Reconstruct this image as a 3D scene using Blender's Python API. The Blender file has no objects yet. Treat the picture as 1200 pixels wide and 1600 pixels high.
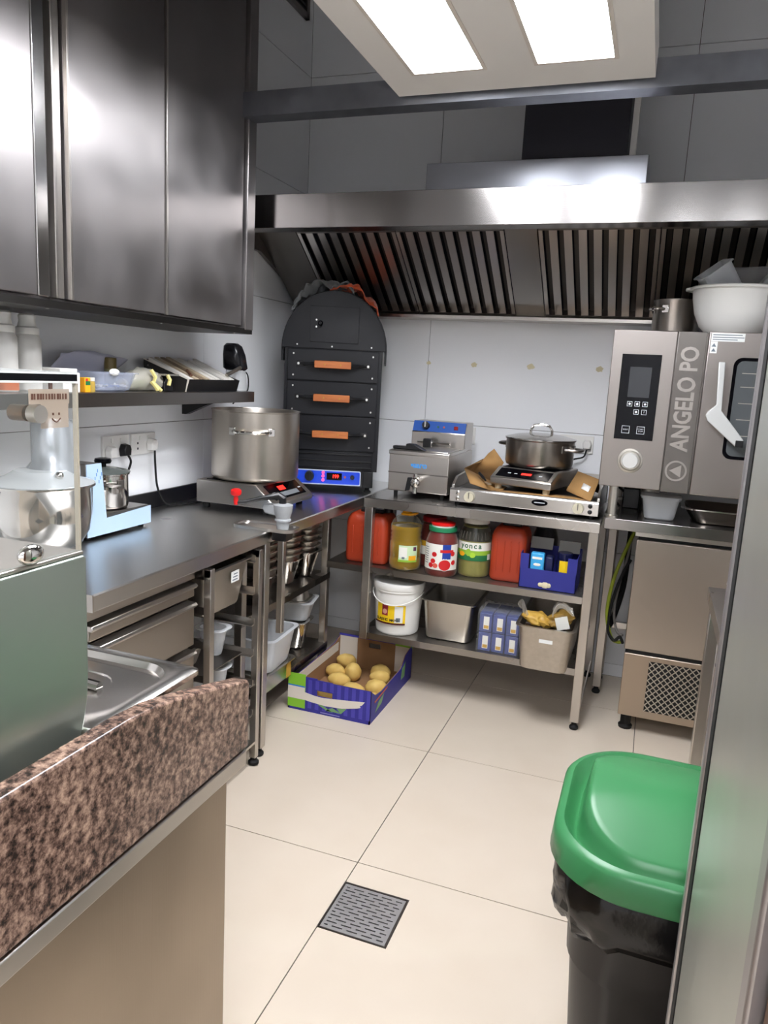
import bpy, bmesh, math, random
from mathutils import Vector, Matrix, noise
random.seed(7)
SC = bpy.context.scene
COL = SC.collection
PI = math.pi

# ---------------------------------------------------------------- camera, world, exposure
cam = bpy.data.cameras.new('camera')
cam.sensor_fit = 'HORIZONTAL'; cam.sensor_width = 36.0; cam.lens = 1169.5 * 36.0 / 1200.0
cam.clip_start = 0.02; cam.clip_end = 60
camo = bpy.data.objects.new('camera', cam); COL.objects.link(camo)
camo.matrix_world = Matrix(((0.9384, -0.1105, 0.3273, 0.0), (0.3415, 0.1528, -0.9274, 0.0),
                            (0.0525, 0.9821, 0.1812, 1.46), (0, 0, 0, 1)))
SC.camera = camo
w = bpy.data.worlds.new('world'); SC.world = w; w.use_nodes = True
w.node_tree.nodes['Background'].inputs[0].default_value = (0.5, 0.5, 0.52, 1)
w.node_tree.nodes['Background'].inputs[1].default_value = 0.1
SC.view_settings.view_transform = 'Standard'; SC.view_settings.look = 'None'
SC.view_settings.gamma = 1.0; SC.view_settings.use_curve_mapping = False
SC.view_settings.exposure = 0.0
LAMP = 41.0          # radiance of the ceiling light diffusers

# ---------------------------------------------------------------- materials
def col(h):
    h = h.lstrip('#'); o = []
    for i in (0, 2, 4):
        c = int(h[i:i + 2], 16) / 255.0
        o.append(c / 12.92 if c <= 0.04045 else ((c + 0.055) / 1.055) ** 2.4)
    return (*o, 1.0)

MATS = {}
def mat(name, c, rough=0.5, metal=0.0, var=0.0, vscale=8.0, vstretch=(1, 1, 1), bump=0.0, bscale=60.0, bstretch=(1, 1, 1),
        rvar=0.0, rscale=6.0, rstretch=(1, 1, 1), c2=None, emit=0.0, alpha=1.0, trans=0.0, ior=1.45, spec=0.5, coat=0.0, sheen=0.0, aniso=0.0, tang=None):
    if name in MATS: return MATS[name]
    m = bpy.data.materials.new(name); m.use_nodes = True
    nt = m.node_tree; N = nt.nodes; L = nt.links; p = N['Principled BSDF']
    c = col(c) if isinstance(c, str) else c
    p.inputs['Base Color'].default_value = c
    p.inputs['Roughness'].default_value = rough; p.inputs['Metallic'].default_value = metal
    p.inputs['Specular IOR Level'].default_value = spec; p.inputs['IOR'].default_value = ior
    p.inputs['Coat Weight'].default_value = coat
    p.inputs['Transmission Weight'].default_value = trans
    p.inputs['Alpha'].default_value = alpha
    if sheen: p.inputs['Sheen Weight'].default_value = sheen
    if emit:
        p.inputs['Emission Color'].default_value = c; p.inputs['Emission Strength'].default_value = emit
    if aniso:
        p.inputs['Anisotropic'].default_value = aniso
        cx = N.new('ShaderNodeCombineXYZ')
        for i in range(3): cx.inputs[i].default_value = tang[i]
        L.new(cx.outputs[0], p.inputs['Tangent'])
    tc = None
    def coords(st):
        nonlocal tc
        if tc is None: tc = N.new('ShaderNodeTexCoord')
        mp = N.new('ShaderNodeMapping'); mp.inputs['Scale'].default_value = st
        L.new(tc.outputs['Object'], mp.inputs['Vector']); return mp.outputs['Vector']
    def nz(st, sc, det=4.0):
        n = N.new('ShaderNodeTexNoise'); n.inputs['Scale'].default_value = sc; n.inputs['Detail'].default_value = det
        L.new(coords(st), n.inputs['Vector']); return n.outputs['Fac']
    if var or c2:
        f = nz(vstretch, vscale, 2.0)
        r = N.new('ShaderNodeMapRange'); r.inputs['From Min'].default_value = 0.2; r.inputs['From Max'].default_value = 0.8
        L.new(f, r.inputs['Value'])
        mx = N.new('ShaderNodeMix'); mx.data_type = 'RGBA'
        d = col(c2) if c2 else tuple(x * (1 - var) for x in c[:3]) + (1,)
        mx.inputs['A'].default_value = c; mx.inputs['B'].default_value = d
        L.new(r.outputs['Result'], mx.inputs['Factor']); L.new(mx.outputs['Result'], p.inputs['Base Color'])
    if rvar:
        f = nz(rstretch, rscale, 2.0)
        r = N.new('ShaderNodeMapRange'); r.inputs['From Min'].default_value = 0.2; r.inputs['From Max'].default_value = 0.8
        r.inputs['To Min'].default_value = max(0.02, rough - rvar); r.inputs['To Max'].default_value = min(1, rough + rvar)
        L.new(f, r.inputs['Value']); L.new(r.outputs['Result'], p.inputs['Roughness'])
    if bump:
        b = N.new('ShaderNodeBump'); b.inputs['Strength'].default_value = bump; b.inputs['Distance'].default_value = 0.002
        L.new(nz(bstretch, bscale, 3.0), b.inputs['Height']); L.new(b.outputs['Normal'], p.inputs['Normal'])
    MATS[name] = m
    return m

def clear(name, tint, dens, rough=0.12):
    """Thin see-through plastic or glass: part transparent, part surface."""
    if name in MATS: return MATS[name]
    m = bpy.data.materials.new(name); m.use_nodes = True
    nt = m.node_tree; N = nt.nodes; L = nt.links; p = N['Principled BSDF']
    p.inputs['Base Color'].default_value = col(tint); p.inputs['Roughness'].default_value = rough
    t = N.new('ShaderNodeBsdfTransparent'); mx = N.new('ShaderNodeMixShader')
    fr = N.new('ShaderNodeLayerWeight'); fr.inputs['Blend'].default_value = 0.5
    pw = N.new('ShaderNodeMath'); pw.operation = 'POWER'; pw.inputs[1].default_value = 4.0; L.new(fr.outputs['Facing'], pw.inputs[0])
    mr = N.new('ShaderNodeMapRange'); mr.inputs['To Min'].default_value = dens; mr.inputs['To Max'].default_value = 0.92
    L.new(pw.outputs[0], mr.inputs['Value']); L.new(mr.outputs['Result'], mx.inputs['Fac'])
    L.new(t.outputs[0], mx.inputs[1]); L.new(p.outputs[0], mx.inputs[2]); L.new(mx.outputs[0], N['Material Output'].inputs['Surface'])
    MATS[name] = m
    return m

def granite():
    m = bpy.data.materials.new('granite'); m.use_nodes = True; MATS['granite'] = m
    nt = m.node_tree; N = nt.nodes; L = nt.links; p = N['Principled BSDF']
    tc = N.new('ShaderNodeTexCoord')
    n = N.new('ShaderNodeTexNoise'); n.inputs['Scale'].default_value = 75; n.inputs['Detail'].default_value = 7; n.inputs['Roughness'].default_value = 0.7
    n2 = N.new('ShaderNodeTexNoise'); n2.inputs['Scale'].default_value = 9; n2.inputs['Detail'].default_value = 2
    L.new(tc.outputs['Object'], n.inputs['Vector']); L.new(tc.outputs['Object'], n2.inputs['Vector'])
    ad = N.new('ShaderNodeMath'); ad.operation = 'MULTIPLY_ADD'; ad.inputs[1].default_value = 0.25; L.new(n2.outputs['Fac'], ad.inputs[0]); L.new(n.outputs['Fac'], ad.inputs[2])
    r = N.new('ShaderNodeValToRGB'); e = r.color_ramp.elements
    e[0].position = 0.50; e[0].color = col('#2e2420'); e[1].position = 0.82; e[1].color = col('#c4a48e')
    x = e.new(0.58); x.color = col('#5a463d'); x = e.new(0.67); x.color = col('#8a7062')
    L.new(ad.outputs[0], r.inputs['Fac']); L.new(r.outputs['Color'], p.inputs['Base Color'])
    p.inputs['Roughness'].default_value = 0.22
    return m

V_ = (70, 70, 1.2)      # grain running up
HX = (1.2, 70, 70)      # grain along x
HY = (70, 1.2, 70)      # grain along y
def steel(name, c='#c8c3bd', rough=0.3, st=V_, bump=0.05, rvar=0.03, var=0.04):
    tg = {V_: (.7, .7, 0), HX: (0, .7, .7), HY: (.7, 0, .7)}.get(st)      # brushed metal spreads light across its grain
    return mat(name, c, rough, 1.0, var=var, vscale=3.0, bump=bump, bscale=6.0, bstretch=st, rvar=rvar, rscale=4.0, aniso=.7 if tg else 0, tang=tg)
ST_V = steel('steel_vertical_grain')
ST_X = steel('steel_grain_x', st=HX)
ST_Y = steel('steel_grain_y', st=HY)
ST_TOP = steel('steel_worktop', '#d8d7d5', 0.3, st=HY, bump=0.08, rvar=0.04, var=0.05)
ST_PAN = steel('steel_pan', '#c9c4bb', 0.34, st=(8, 8, 8), bump=0.03)
ST_POT = steel('steel_pot', '#b9b2a8', 0.33, st=(2, 2, 60), bump=0.06)
ST_DK = steel('steel_dull', '#8d8883', 0.38)
ST_CAB = steel('steel_cabinet', '#a9a5a4', 0.37, st=V_, bump=0.06, rvar=0.12, var=0.12)
CHROME = mat('chrome', '#dcd9d4', 0.09, 1.0)
GALV = mat('galvanised', '#9b9ea6', 0.42, 1.0, var=0.25, vscale=14, rvar=0.1)
WHITE_P = mat('white_plastic', '#ecebe6', 0.35)
WHITE_PAINT = mat('white_paint', '#e8e4de', 0.5, var=0.04, vscale=3)
BLACK_P = mat('black_plastic', '#141416', 0.38)
BLACK_G = mat('black_gloss', '#06060a', 0.1, spec=.2)
RUBBER = mat('rubber', '#0d0d0d', 0.7)
BLACK_ENAMEL = mat('black_enamel', '#17181d', 0.42, spec=.35, var=0.25, vscale=9, rvar=0.12, bump=0.1, bscale=240)
WOOD = mat('handle_wood', '#c8783f', 0.45, c2='#a3572a', vscale=10, vstretch=(1, 8, 8))
GROUT = mat('grout', '#57524d', 0.9)
FLOOR_T = mat('floor_tile', '#d6c9b8', 0.3, c2='#d1c3b1', vscale=5.0, rvar=0.02, rscale=9)
WALL_T = mat('wall_tile', '#f6f7f9', 0.24, var=0.03, vscale=2.0)
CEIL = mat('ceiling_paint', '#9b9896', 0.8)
CARD = mat('cardboard', '#a9814f', 0.85, var=0.12, vscale=20)
CLEAR_P = clear('clear_plastic', '#e9eef2', 0.16, 0.15)
FROST_P = clear('frosted_plastic', '#eef1f4', 0.33, 0.3)
GLASS = clear('glass_sheet', '#dfe6e2', 0.06, 0.03)
FILM = clear('clear_film', '#e8e8ea', 0.10, 0.08)
granite()

# ---------------------------------------------------------------- mesh helpers
class B:
    def __init__(s): s.bm = bmesh.new()
    def box(s, x0, x1, y0, y1, z0, z1):
        v = [s.bm.verts.new(p) for p in ((x0, y0, z0), (x1, y0, z0), (x1, y1, z0), (x0, y1, z0), (x0, y0, z1), (x1, y0, z1), (x1, y1, z1), (x0, y1, z1))]
        for f in ((0, 3, 2, 1), (4, 5, 6, 7), (0, 1, 5, 4), (1, 2, 6, 5), (2, 3, 7, 6), (3, 0, 4, 7)): s.bm.faces.new([v[i] for i in f])
        return s
    def prism(s, pts, ax, a, b):
        def P(p, t):
            return {'x': (t, p[0], p[1]), 'y': (p[0], t, p[1]), 'z': (p[0], p[1], t)}[ax]
        s.rings([[P(p, a) for p in pts], [P(p, b) for p in pts]]); return s
    def rings(s, R, cap0=True, cap1=True):
        vs = [[s.bm.verts.new(p) for p in r] for r in R]; n = len(vs[0])
        for a, b in zip(vs, vs[1:]):
            for i in range(n):
                s.bm.faces.new((a[i], a[(i + 1) % n], b[(i + 1) % n], b[i]))
        if cap0: s.bm.faces.new(vs[0][::-1])
        if cap1: s.bm.faces.new(vs[-1])
        return s
    def lathe(s, prof, c=(0, 0, 0), seg=28, ax='z', cap0=True, cap1=True):
        R = []
        for r, z in prof:
            ring = []
            for i in range(seg):
                a = 2 * PI * i / seg; u, v = r * math.cos(a), r * math.sin(a)
                p = {'z': (u, v, z), 'y': (u, z, v), 'x': (z, u, v)}[ax]
                ring.append((c[0] + p[0], c[1] + p[1], c[2] + p[2]))
            R.append(ring)
        return s.rings(R, cap0, cap1)
    def tube(s, pts, r, seg=8):
        pts = [Vector(p) for p in pts]; n = len(pts)
        rs = r if isinstance(r, (list, tuple)) else [r] * n
        d0 = (pts[1] - pts[0]).normalized()
        up = Vector((0, 0, 1)) if abs(d0.z) < 0.9 else Vector((1, 0, 0))
        u = d0.cross(up).normalized(); R = []
        for i, p in enumerate(pts):
            d = (pts[min(i + 1, n - 1)] - pts[max(i - 1, 0)]).normalized()
            u = (u - d * u.dot(d)).normalized(); v = d.cross(u)
            R.append([p + (u * math.cos(2 * PI * k / seg) + v * math.sin(2 * PI * k / seg)) * rs[i] for k in range(seg)])
        return s.rings(R)
    def cyl(s, p0, p1, r0, r1=None, seg=20):
        return s.tube([p0, p1], [r0, r0 if r1 is None else r1], seg)
    def ball(s, c, rx, ry=None, rz=None, seg=16, n=9):
        ry = rx if ry is None else ry; rz = rx if rz is None else rz
        R = []
        for j in range(1, n):
            t = PI * j / n
            R.append([(c[0] + rx * math.sin(t) * math.cos(2 * PI * i / seg), c[1] + ry * math.sin(t) * math.sin(2 * PI * i / seg), c[2] - rz * math.cos(t)) for i in range(seg)])
        return s.rings(R)
    def grid(s, f, nu, nv):
        vs = [[s.bm.verts.new(f(i / nu, j / nv)) for j in range(nv + 1)] for i in range(nu + 1)]
        for i in range(nu):
            for j in range(nv): s.bm.faces.new((vs[i][j], vs[i + 1][j], vs[i + 1][j + 1], vs[i][j + 1]))
        return s
    def xf(s, M): bmesh.ops.transform(s.bm, matrix=M, verts=s.bm.verts); return s
    def mesh(s, name, m, smooth=35):
        bmesh.ops.recalc_face_normals(s.bm, faces=s.bm.faces)
        me = bpy.data.meshes.new(name); s.bm.to_mesh(me); s.bm.free()
        if m: me.materials.append(m)
        if smooth:
            me.polygons.foreach_set('use_smooth', [True] * len(me.polygons)); me.set_sharp_from_angle(angle=math.radians(smooth))
        return me
    def obj(s, name, m, parent=None, bev=0, smooth=35, solid=0, sub=0):
        o = bpy.data.objects.new(name, s.mesh(name, m, smooth)); COL.objects.link(o)
        if parent: attach(o, parent)
        if sub:
            d = o.modifiers.new('sub', 'SUBSURF'); d.levels = sub; d.render_levels = sub
        if solid:
            d = o.modifiers.new('solid', 'SOLIDIFY'); d.thickness = solid; d.offset = 0
        if bev:
            d = o.modifiers.new('bevel', 'BEVEL'); d.width = bev; d.segments = 2; d.limit_method = 'ANGLE'; d.angle_limit = math.radians(40)
        return o

WORLD = {}
def attach(o, p):
    o.parent = p
    if p.name in WORLD: o.matrix_parent_inverse = Matrix.Translation(-Vector(WORLD[p.name]))
def tag(o, label, cat, group=None, kind=None):
    o['label'] = label
    if cat: o['category'] = cat
    if group: o['group'] = group
    if kind: o['kind'] = kind
    return o
def thing(name, label, cat, loc=(0, 0, 0), rz=0.0, group=None, world=True):
    """An Empty at the thing's base. world=True: its parts are given in room coordinates."""
    o = bpy.data.objects.new(name, None); COL.objects.link(o); o.empty_display_size = 0.05
    o.location = loc; o.rotation_euler = (0, 0, rz)
    if world: WORLD[o.name] = loc
    return tag(o, label, cat, group)
def copy_tree(o, loc=None, rz=None, label=None, parent=None):
    c = o.copy(); COL.objects.link(c)
    if parent: c.parent = parent
    if loc is not None: c.location = loc
    if rz is not None: c.rotation_euler = (0, 0, rz)
    if label: c['label'] = label
    for ch in o.children: copy_tree(ch, parent=c)
    return c
def rrect(cx, cy, z, hx, hy, r, n=5):
    r = min(r, hx * 0.999, hy * 0.999); o = []
    for qx, qy, a0 in ((1, 1, 0), (-1, 1, 90), (-1, -1, 180), (1, -1, 270)):
        for i in range(n + 1):
            a = math.radians(a0 + 90 * i / n)
            o.append((cx + qx * (hx - r) + r * math.cos(a), cy + qy * (hy - r) + r * math.sin(a), z))
    return o
def pan(b, wx, wy, h, fl=0.012, tap=0.014, r=0.03, t=0.0025, cx=0, cy=0, z=0, cr=None):
    """A pressed pan with a turned-out rim: wx x wy over the rim, h high, hollow."""
    cr = cr or r
    ax, ay = wx / 2, wy / 2
    b.rings([rrect(cx, cy, z, ax - fl - tap - 0.012, ay - fl - tap - 0.012, r),
             rrect(cx, cy, z + 0.006, ax - fl - tap - 0.003, ay - fl - tap - 0.003, r),
             rrect(cx, cy, z + 0.014, ax - fl - tap, ay - fl - tap, r),
             rrect(cx, cy, z + h - 0.004, ax - fl, ay - fl, r),
             rrect(cx, cy, z + h - 0.004, ax, ay, cr), rrect(cx, cy, z + h, ax, ay, cr),
             rrect(cx, cy, z + h, ax - fl - t, ay - fl - t, r),
             rrect(cx, cy, z + 0.014, ax - fl - tap - t, ay - fl - tap - t, r),
             rrect(cx, cy, z + t, ax - fl - tap - 0.012, ay - fl - tap - 0.012, r)])
    return b
def text(s, size, m, parent, o, xd, yd, ext=0.0004, name='lettering', align='CENTER', sx=1.0, bold=0.0):
    cu = bpy.data.curves.new(name, 'FONT'); cu.body = s; cu.size = size; cu.extrude = ext; cu.align_x = align; cu.align_y = 'CENTER'; cu.offset = bold
    cu.resolution_u = 3
    to = bpy.data.objects.new('text_tmp', cu); COL.objects.link(to)
    dg = bpy.context.evaluated_depsgraph_get(); me = bpy.data.meshes.new_from_object(to.evaluated_get(dg))
    bpy.data.objects.remove(to); bpy.data.curves.remove(cu)
    X = Vector(xd).normalized(); Y = Vector(yd).normalized(); Z = X.cross(Y)
    M = Matrix((( X.x * sx, Y.x, Z.x, o[0]), (X.y * sx, Y.y, Z.y, o[1]), (X.z * sx, Y.z, Z.z, o[2]), (0, 0, 0, 1)))
    me.transform(M); me.materials.clear(); me.materials.append(m)
    ob = bpy.data.objects.new(name, me); COL.objects.link(ob)
    if parent: attach(ob, parent)
    return ob
def disc(b, c, r, ax, t=0.0015, seg=18):
    """Flat round button: centre, radius, axis letter with sign."""
    s = 1 if ax[0] != '-' else -1; a = ax[-1]; d = {'x': (1, 0, 0), 'y': (0, 1, 0), 'z': (0, 0, 1)}[a]
    return b.cyl(c, tuple(c[i] + d[i] * t * s for i in range(3)), r, seg=seg)

# ---------------------------------------------------------------- the room
LX, BY, RX, FY, CZ = -1.88, 3.83, 1.25, -1.7, 3.35
def struct(o, label):
    o['kind'] = 'structure'; o['label'] = label; return o
fl = struct(B().box(LX - .05, RX + .05, FY - .05, BY + .05, -.06, -.004).obj('floor', GROUT, smooth=0), 'cream stone-look tiled kitchen floor with dark joints')
TX, TY, G = 0.763, 0.745, 0.0016
x0s = [0.0625 + TX * k for k in range(-3, 2)]; y0s = [1.917 + TY * k for k in range(-5, 3)]
DX0, DX1, DY0, DY1 = -0.702, -0.506, 1.625, 1.821       # floor drain
for xa in x0s:
    for ya in y0s:
        xa0, xa1 = max(xa + G, LX), min(xa + TX - G, RX); ya0, ya1 = max(ya + G, FY), min(ya + TY - G, BY)
        if xa1 - xa0 < .02 or ya1 - ya0 < .02: continue
        b = B()
        if abs(xa + 0.7005) < .01 and abs(ya - 1.172) < .01:
            b.box(DX1 + G, xa1, ya0, ya1, -.012, 0).box(xa0, DX1 + G, DY1 + G, ya1, -.012, 0).box(xa0, DX1 + G, ya0, DY0 - G, -.012, 0)
        else: b.box(xa0, xa1, ya0, ya1, -.012, 0)
        b.obj('floor_tile', FLOOR_T, fl, smooth=0)
def wall(name, label, ax, pos, sgn, a0, a1, va, w_, dash=0):
    """Tiled wall: ax 'x' (plane x=pos) or 'y'; sgn the way it faces."""
    b = B(); t0, t1 = sorted((pos - sgn * .008, pos - sgn * .09))
    (b.box(t0, t1, a0, a1, -.05, CZ) if ax == 'x' else b.box(a0, a1, t0, t1, -.05, CZ))
    o = struct(b.obj(name, GROUT, smooth=0), label)
    zs = [0.065, 0.6425, 1.22, 1.7975, 2.375, 2.9525, 3.53]
    zs = [0.0] + [z for z in zs if 0 < z < CZ] + [CZ]
    vs = sorted([a0] + [va + w_ * k for k in range(-8, 9) if a0 + .01 < va + w_ * k < a1 - .01] + [a1])
    q0, q1 = sorted((pos, pos - sgn * .008)); g = .0013
    for u0, u1 in zip(vs, vs[1:]):
        for z0, z1 in zip(zs, zs[1:]):
            b = B()
            (b.box(q0, q1, u0 + g, u1 - g, z0 + g, z1 - g) if ax == 'x' else b.box(u0 + g, u1 - g, q0, q1, z0 + g, z1 - g))
            b.obj('wall_tile', WALL_T, o, smooth=0)
    return o
wl = wall('wall_left', 'pale grey large-format tiled wall behind the long worktop', 'x', LX, 1, FY, BY, 2.862, 1.152)
wb = wall('wall_back', 'pale grey large-format tiled wall behind the extractor hood', 'y', BY, -1, LX, RX, -1.15, 1.15)
wr = wall('wall_right', 'pale grey tiled wall on the right of the kitchen', 'x', RX, -1, FY, BY, 2.862, 1.152)
wf = wall('wall_front', 'pale grey tiled wall at the near end of the kitchen', 'y', FY, 1, LX, RX, -1.15, 1.15)
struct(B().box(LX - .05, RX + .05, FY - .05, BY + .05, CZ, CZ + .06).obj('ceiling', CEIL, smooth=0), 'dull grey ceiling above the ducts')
GLUE = mat('old_glue', '#d9cfac', 0.6)
for x, z, r in ((-1.148, 1.529, .012), (-.905, 1.530, .016), (-.617, 1.534, .018), (-.283, 1.537, .018)):
    b = B(); n = 14
    pts = [(x + r * (1 + .25 * math.sin(3 * k + x * 9)) * math.cos(2 * PI * k / n), z + r * .75 * (1 + .2 * math.cos(2 * k)) * math.sin(2 * PI * k / n)) for k in range(n)]
    b.prism(pts, 'y', BY - .0012, BY).obj('glue_spot', GLUE, wb)
# vent high on the left wall
t = thing('air_vent', 'dark louvred air vent high on the left wall', 'vent', (LX + .01, 3.42, 3.24))
B().box(LX, LX + .02, 3.10, 3.75, 3.19, 3.215).box(LX, LX + .02, 3.10, 3.75, 3.30, 3.33).box(LX, LX + .02, 3.10, 3.13, 3.19, 3.33).box(LX, LX + .02, 3.72, 3.75, 3.19, 3.33).obj('frame', ST_DK, t)
for k in range(4): B().box(LX + .002, LX + .016, 3.13, 3.72, 3.217 + k * .021, 3.228 + k * .021).obj('louvre', BLACK_P, t)

# floor drain
t = thing('floor_drain', 'square slotted steel drain grate set into the floor tiles', 'drain', ((DX0 + DX1) / 2, (DY0 + DY1) / 2, -.004))
b = B()
for x0, x1, y0, y1 in ((DX0, DX1, DY0, DY0 + .005), (DX0, DX1, DY1 - .005, DY1), (DX0, DX0 + .005, DY0 + .005, DY1 - .005), (DX1 - .005, DX1, DY0 + .005, DY1 - .005)): b.box(x0, x1, y0, y1, -.004, .0008)
b.obj('frame', ST_DK, t)
B().box(DX0, DX1, DY0, DY1, -.004, -.0035).obj('pit', RUBBER, t)
b = B(); gx0, gx1, gy0, gy1 = DX0 + .006, DX1 - .006, DY0 + .006, DY1 - .006
rows = 13; pitch = (gy1 - gy0 - .012) / rows; sl = .0045
ycur = gy0
for r in range(rows):
    yc = gy0 + .006 + pitch * (r + .5)
    b.box(gx0, gx1, ycur, yc - sl / 2, -.003, -.0004)
    ln, gp = .030, .0125; x = gx0
    st = gx0 + .009 - (0 if r % 2 else .021)
    segs = []
    while st < gx1 - .01:
        a, e = max(st, gx0 + .008), min(st + ln, gx1 - .008)
        if e - a > .006: segs.append((a, e))
        st += ln + gp
    for a, e in segs:
        b.box(x, a, yc - sl / 2, yc + sl / 2, -.003, -.0004); x = e
    b.box(x, gx1, yc - sl / 2, yc + sl / 2, -.003, -.0004)
    ycur = yc + sl / 2
b.box(gx0, gx1, ycur, gy1, -.003, -.0004)
b.obj('grate', mat('drain_steel', '#b5b2b1', 0.45, .75, var=.1, vscale=30), t, smooth=0)

# ---------------------------------------------------------------- ceiling lights
DIFF = mat('light_diffuser', '#f7f9ff', 0.5, emit=LAMP)
BEZEL = mat('light_bezel', '#d8cfc4', 0.5)
def light(label, y0, y1, dx=0.0):
    t = thing('ceiling_light', label, 'ceiling light', (-.52 + dx, (y0 + y1) / 2, 2.48), group='twin-panel ceiling lights')
    x0, x1 = -.932 + dx, -.115 + dx; P = ((-.820 + dx, -.606 + dx), (-.440 + dx, -.224 + dx)); a, e = y0 + .12, y1 - .178
    b = B().box(x0, x1, y0, y1, 2.402, 2.47)
    for u0, u1 in ((x0, P[0][0] - .012), (P[0][1] + .012, P[1][0] - .012), (P[1][1] + .012, x1)): b.box(u0, u1, y0, y1, 2.38, 2.402)
    for u0, u1 in P: b.box(u0 - .012, u1 + .012, y0, a - .012, 2.38, 2.402).box(u0 - .012, u1 + .012, e + .012, y1, 2.38, 2.402)
    b.obj('housing', WHITE_PAINT, t, smooth=0)
    for u0, u1 in P:
        d = B().box(u0, u1, a, e, 2.386, 2.40).obj('diffuser', DIFF, t, smooth=0)
        B().box(u0 - .012, u0, a - .012, e + .012, 2.377, 2.40).box(u1, u1 + .012, a - .012, e + .012, 2.377, 2.40).box(u0, u1, a - .012, a, 2.377, 2.40).box(u0, u1, e, e + .012, 2.377, 2.40).obj('bezel', BEZEL, d, smooth=0)
    for x in (x0 + .1, x1 - .1):
        for y in (y0 + .15, y1 - .15): B().cyl((x, y, 2.47), (x, y, CZ), .006, seg=8).obj('hanger_rod', GALV, t)
light('white twin-panel light box hanging above the middle of the kitchen', 1.12, 2.57)
light('unseen twin-panel light box added over the near end to light the foreground', -1.25, 0.2, 0.75)  # added out-of-view lamp that brightens the foreground
t = thing('ceiling_rail', 'galvanised steel channel running across behind the light box', 'rail', (-.3, 2.62, 2.36))
B().prism([(2.585, 2.357), (2.66, 2.357), (2.66, 2.44), (2.652, 2.44), (2.652, 2.365), (2.593, 2.365), (2.593, 2.44), (2.585, 2.44)], 'x', LX + .002, RX - .002).obj('channel', GALV, t)
for x in (-1.6, .4): B().cyl((x, 2.622, 2.365), (x, 2.622, CZ), .006, seg=8).obj('hanger_rod', GALV, t)

# ---------------------------------------------------------------- extractor hood
HF = 2.75
t = thing('extractor_hood', 'long stainless steel extractor hood with baffle filters along the back wall', 'extractor hood', (-.3, 3.3, 1.74))
HX0, HX1 = LX + .004, RX - .02
B().prism([(HF, 2.0), (HF + .085, 2.0), (HF + .085, 2.012), (HF + .012, 2.012), (HF + .012, 2.113), (BY - .01, 2.113), (BY - .01, 2.125), (HF, 2.125)], 'x', HX0, HX1).obj('canopy', steel('steel_hood', '#918e8c', .19, HX, .03, .02, .04), t, bev=.0015)
for x0, x1 in ((HX0, HX0 + .02), (HX1 - .02, HX1)):
    B().prism([(HF + .01, 2.003), (3.30, 2.003), (BY - .012, 1.815), (BY - .012, 2.113), (HF + .01, 2.113)], 'x', x0, x1).obj('side_panel', ST_DK, t)
# filter bank: plane from (y 3.70, z 1.765) up to (3.27, 2.075)
FA, FB = Vector((0, 3.70, 1.768)), Vector((0, 3.26, 2.085))
fd = (FB - FA); flen = fd.length; fd.normalize(); fn = Vector((0, -fd.z, fd.y)) * -1   # towards the camera and down
if fn.z > 0: fn = -fn
def fpt(x, s, n): p = FA + fd * s + fn * n; return (x, p.y, p.z)
def fbox(b, x0, x1, s0, s1, n0, n1):
    v = [b.bm.verts.new(fpt(x, s, n)) for n in (n0, n1) for x, s in ((x0, s0), (x1, s0), (x1, s1), (x0, s1))]
    for f in ((0, 3, 2, 1), (4, 5, 6, 7), (0, 1, 5, 4), (1, 2, 6, 5), (2, 3, 7, 6), (3, 0, 4, 7)): b.bm.faces.new([v[i] for i in f])
    return b
FIL = mat('filter_steel', '#dad3cc', 0.3, 1.0)
FIN = mat('filter_inner_shade', '#5d5955', 0.4, 1.0)  # inner baffles coloured darker to paint in shade between the outer ones
FDK = mat('filter_back_shade', '#2a2930', 0.45, 1.0)  # shade deep in the filters put into the back sheet's colour
for x0, x1 in ((-1.655, -1.175), (-1.17, -.69), (-.545, -.065), (-.06, .42), (.425, .905)):
    f = fbox(B(), x0, x1, .0, flen, -.045, -.04).obj('baffle_filter', FDK, t)
    [fbox(B(), x0, x1, q, r, -.04, .0).obj('filter_frame', ST_DK, f) for q, r in ((-.002, .012), (flen - .014, flen))]
    n = 8; p = (x1 - x0) / n
    for k in range(n + 1):
        xc = x0 + p * k; a, e = max(x0, xc - .0165), min(x1, xc + .0165)
        fbox(B(), a, e, .012, flen - .014, -.006, -.002).obj('baffle', FIL, f, smooth=0)
        if k < n: fbox(B(), xc + p / 2 - .010, xc + p / 2 + .010, .012, flen - .014, -.034, -.030).obj('inner_baffle', FIN, f, smooth=0)
fbox(B(), -.685, -.55, -.002, flen, -.012, -.002).obj('blanking_panel', ST_V, t, smooth=0)
fbox(B(), HX0 + .02, -1.66, -.002, flen, -.012, -.002).obj('blanking_panel', ST_DK, t, smooth=0)
fbox(B(), .91, HX1 - .02, -.002, flen, -.012, -.002).obj('blanking_panel', ST_DK, t, smooth=0)
B().prism([(3.66, 1.745), (3.82, 1.745), (3.82, 1.815), (3.735, 1.77), (3.66, 1.76)], 'x', HX0 + .02, HX1 - .02).obj('drip_tray', ST_X, t)
# plenum box and duct
t = thing('extractor_duct', 'dark square duct rising from a steel box on top of the hood', 'duct', (-.59, 3.5, 2.125))
B().box(-1.04, -.138, 3.26, 3.80, 2.125, 2.353).obj('plenum_box', steel('plenum_steel', '#b9bcc4', .3, HX), t, bev=.003)
DUCT = mat('duct_paint', '#23222b', 0.5)
B().box(-.643, -.225, 3.30, 3.78, 2.353, CZ).obj('duct', DUCT, t)
B().box(-.218, -.195, 3.34, 3.37, 2.353, CZ).obj('cable_trunking', WHITE_PAINT, t)

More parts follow.
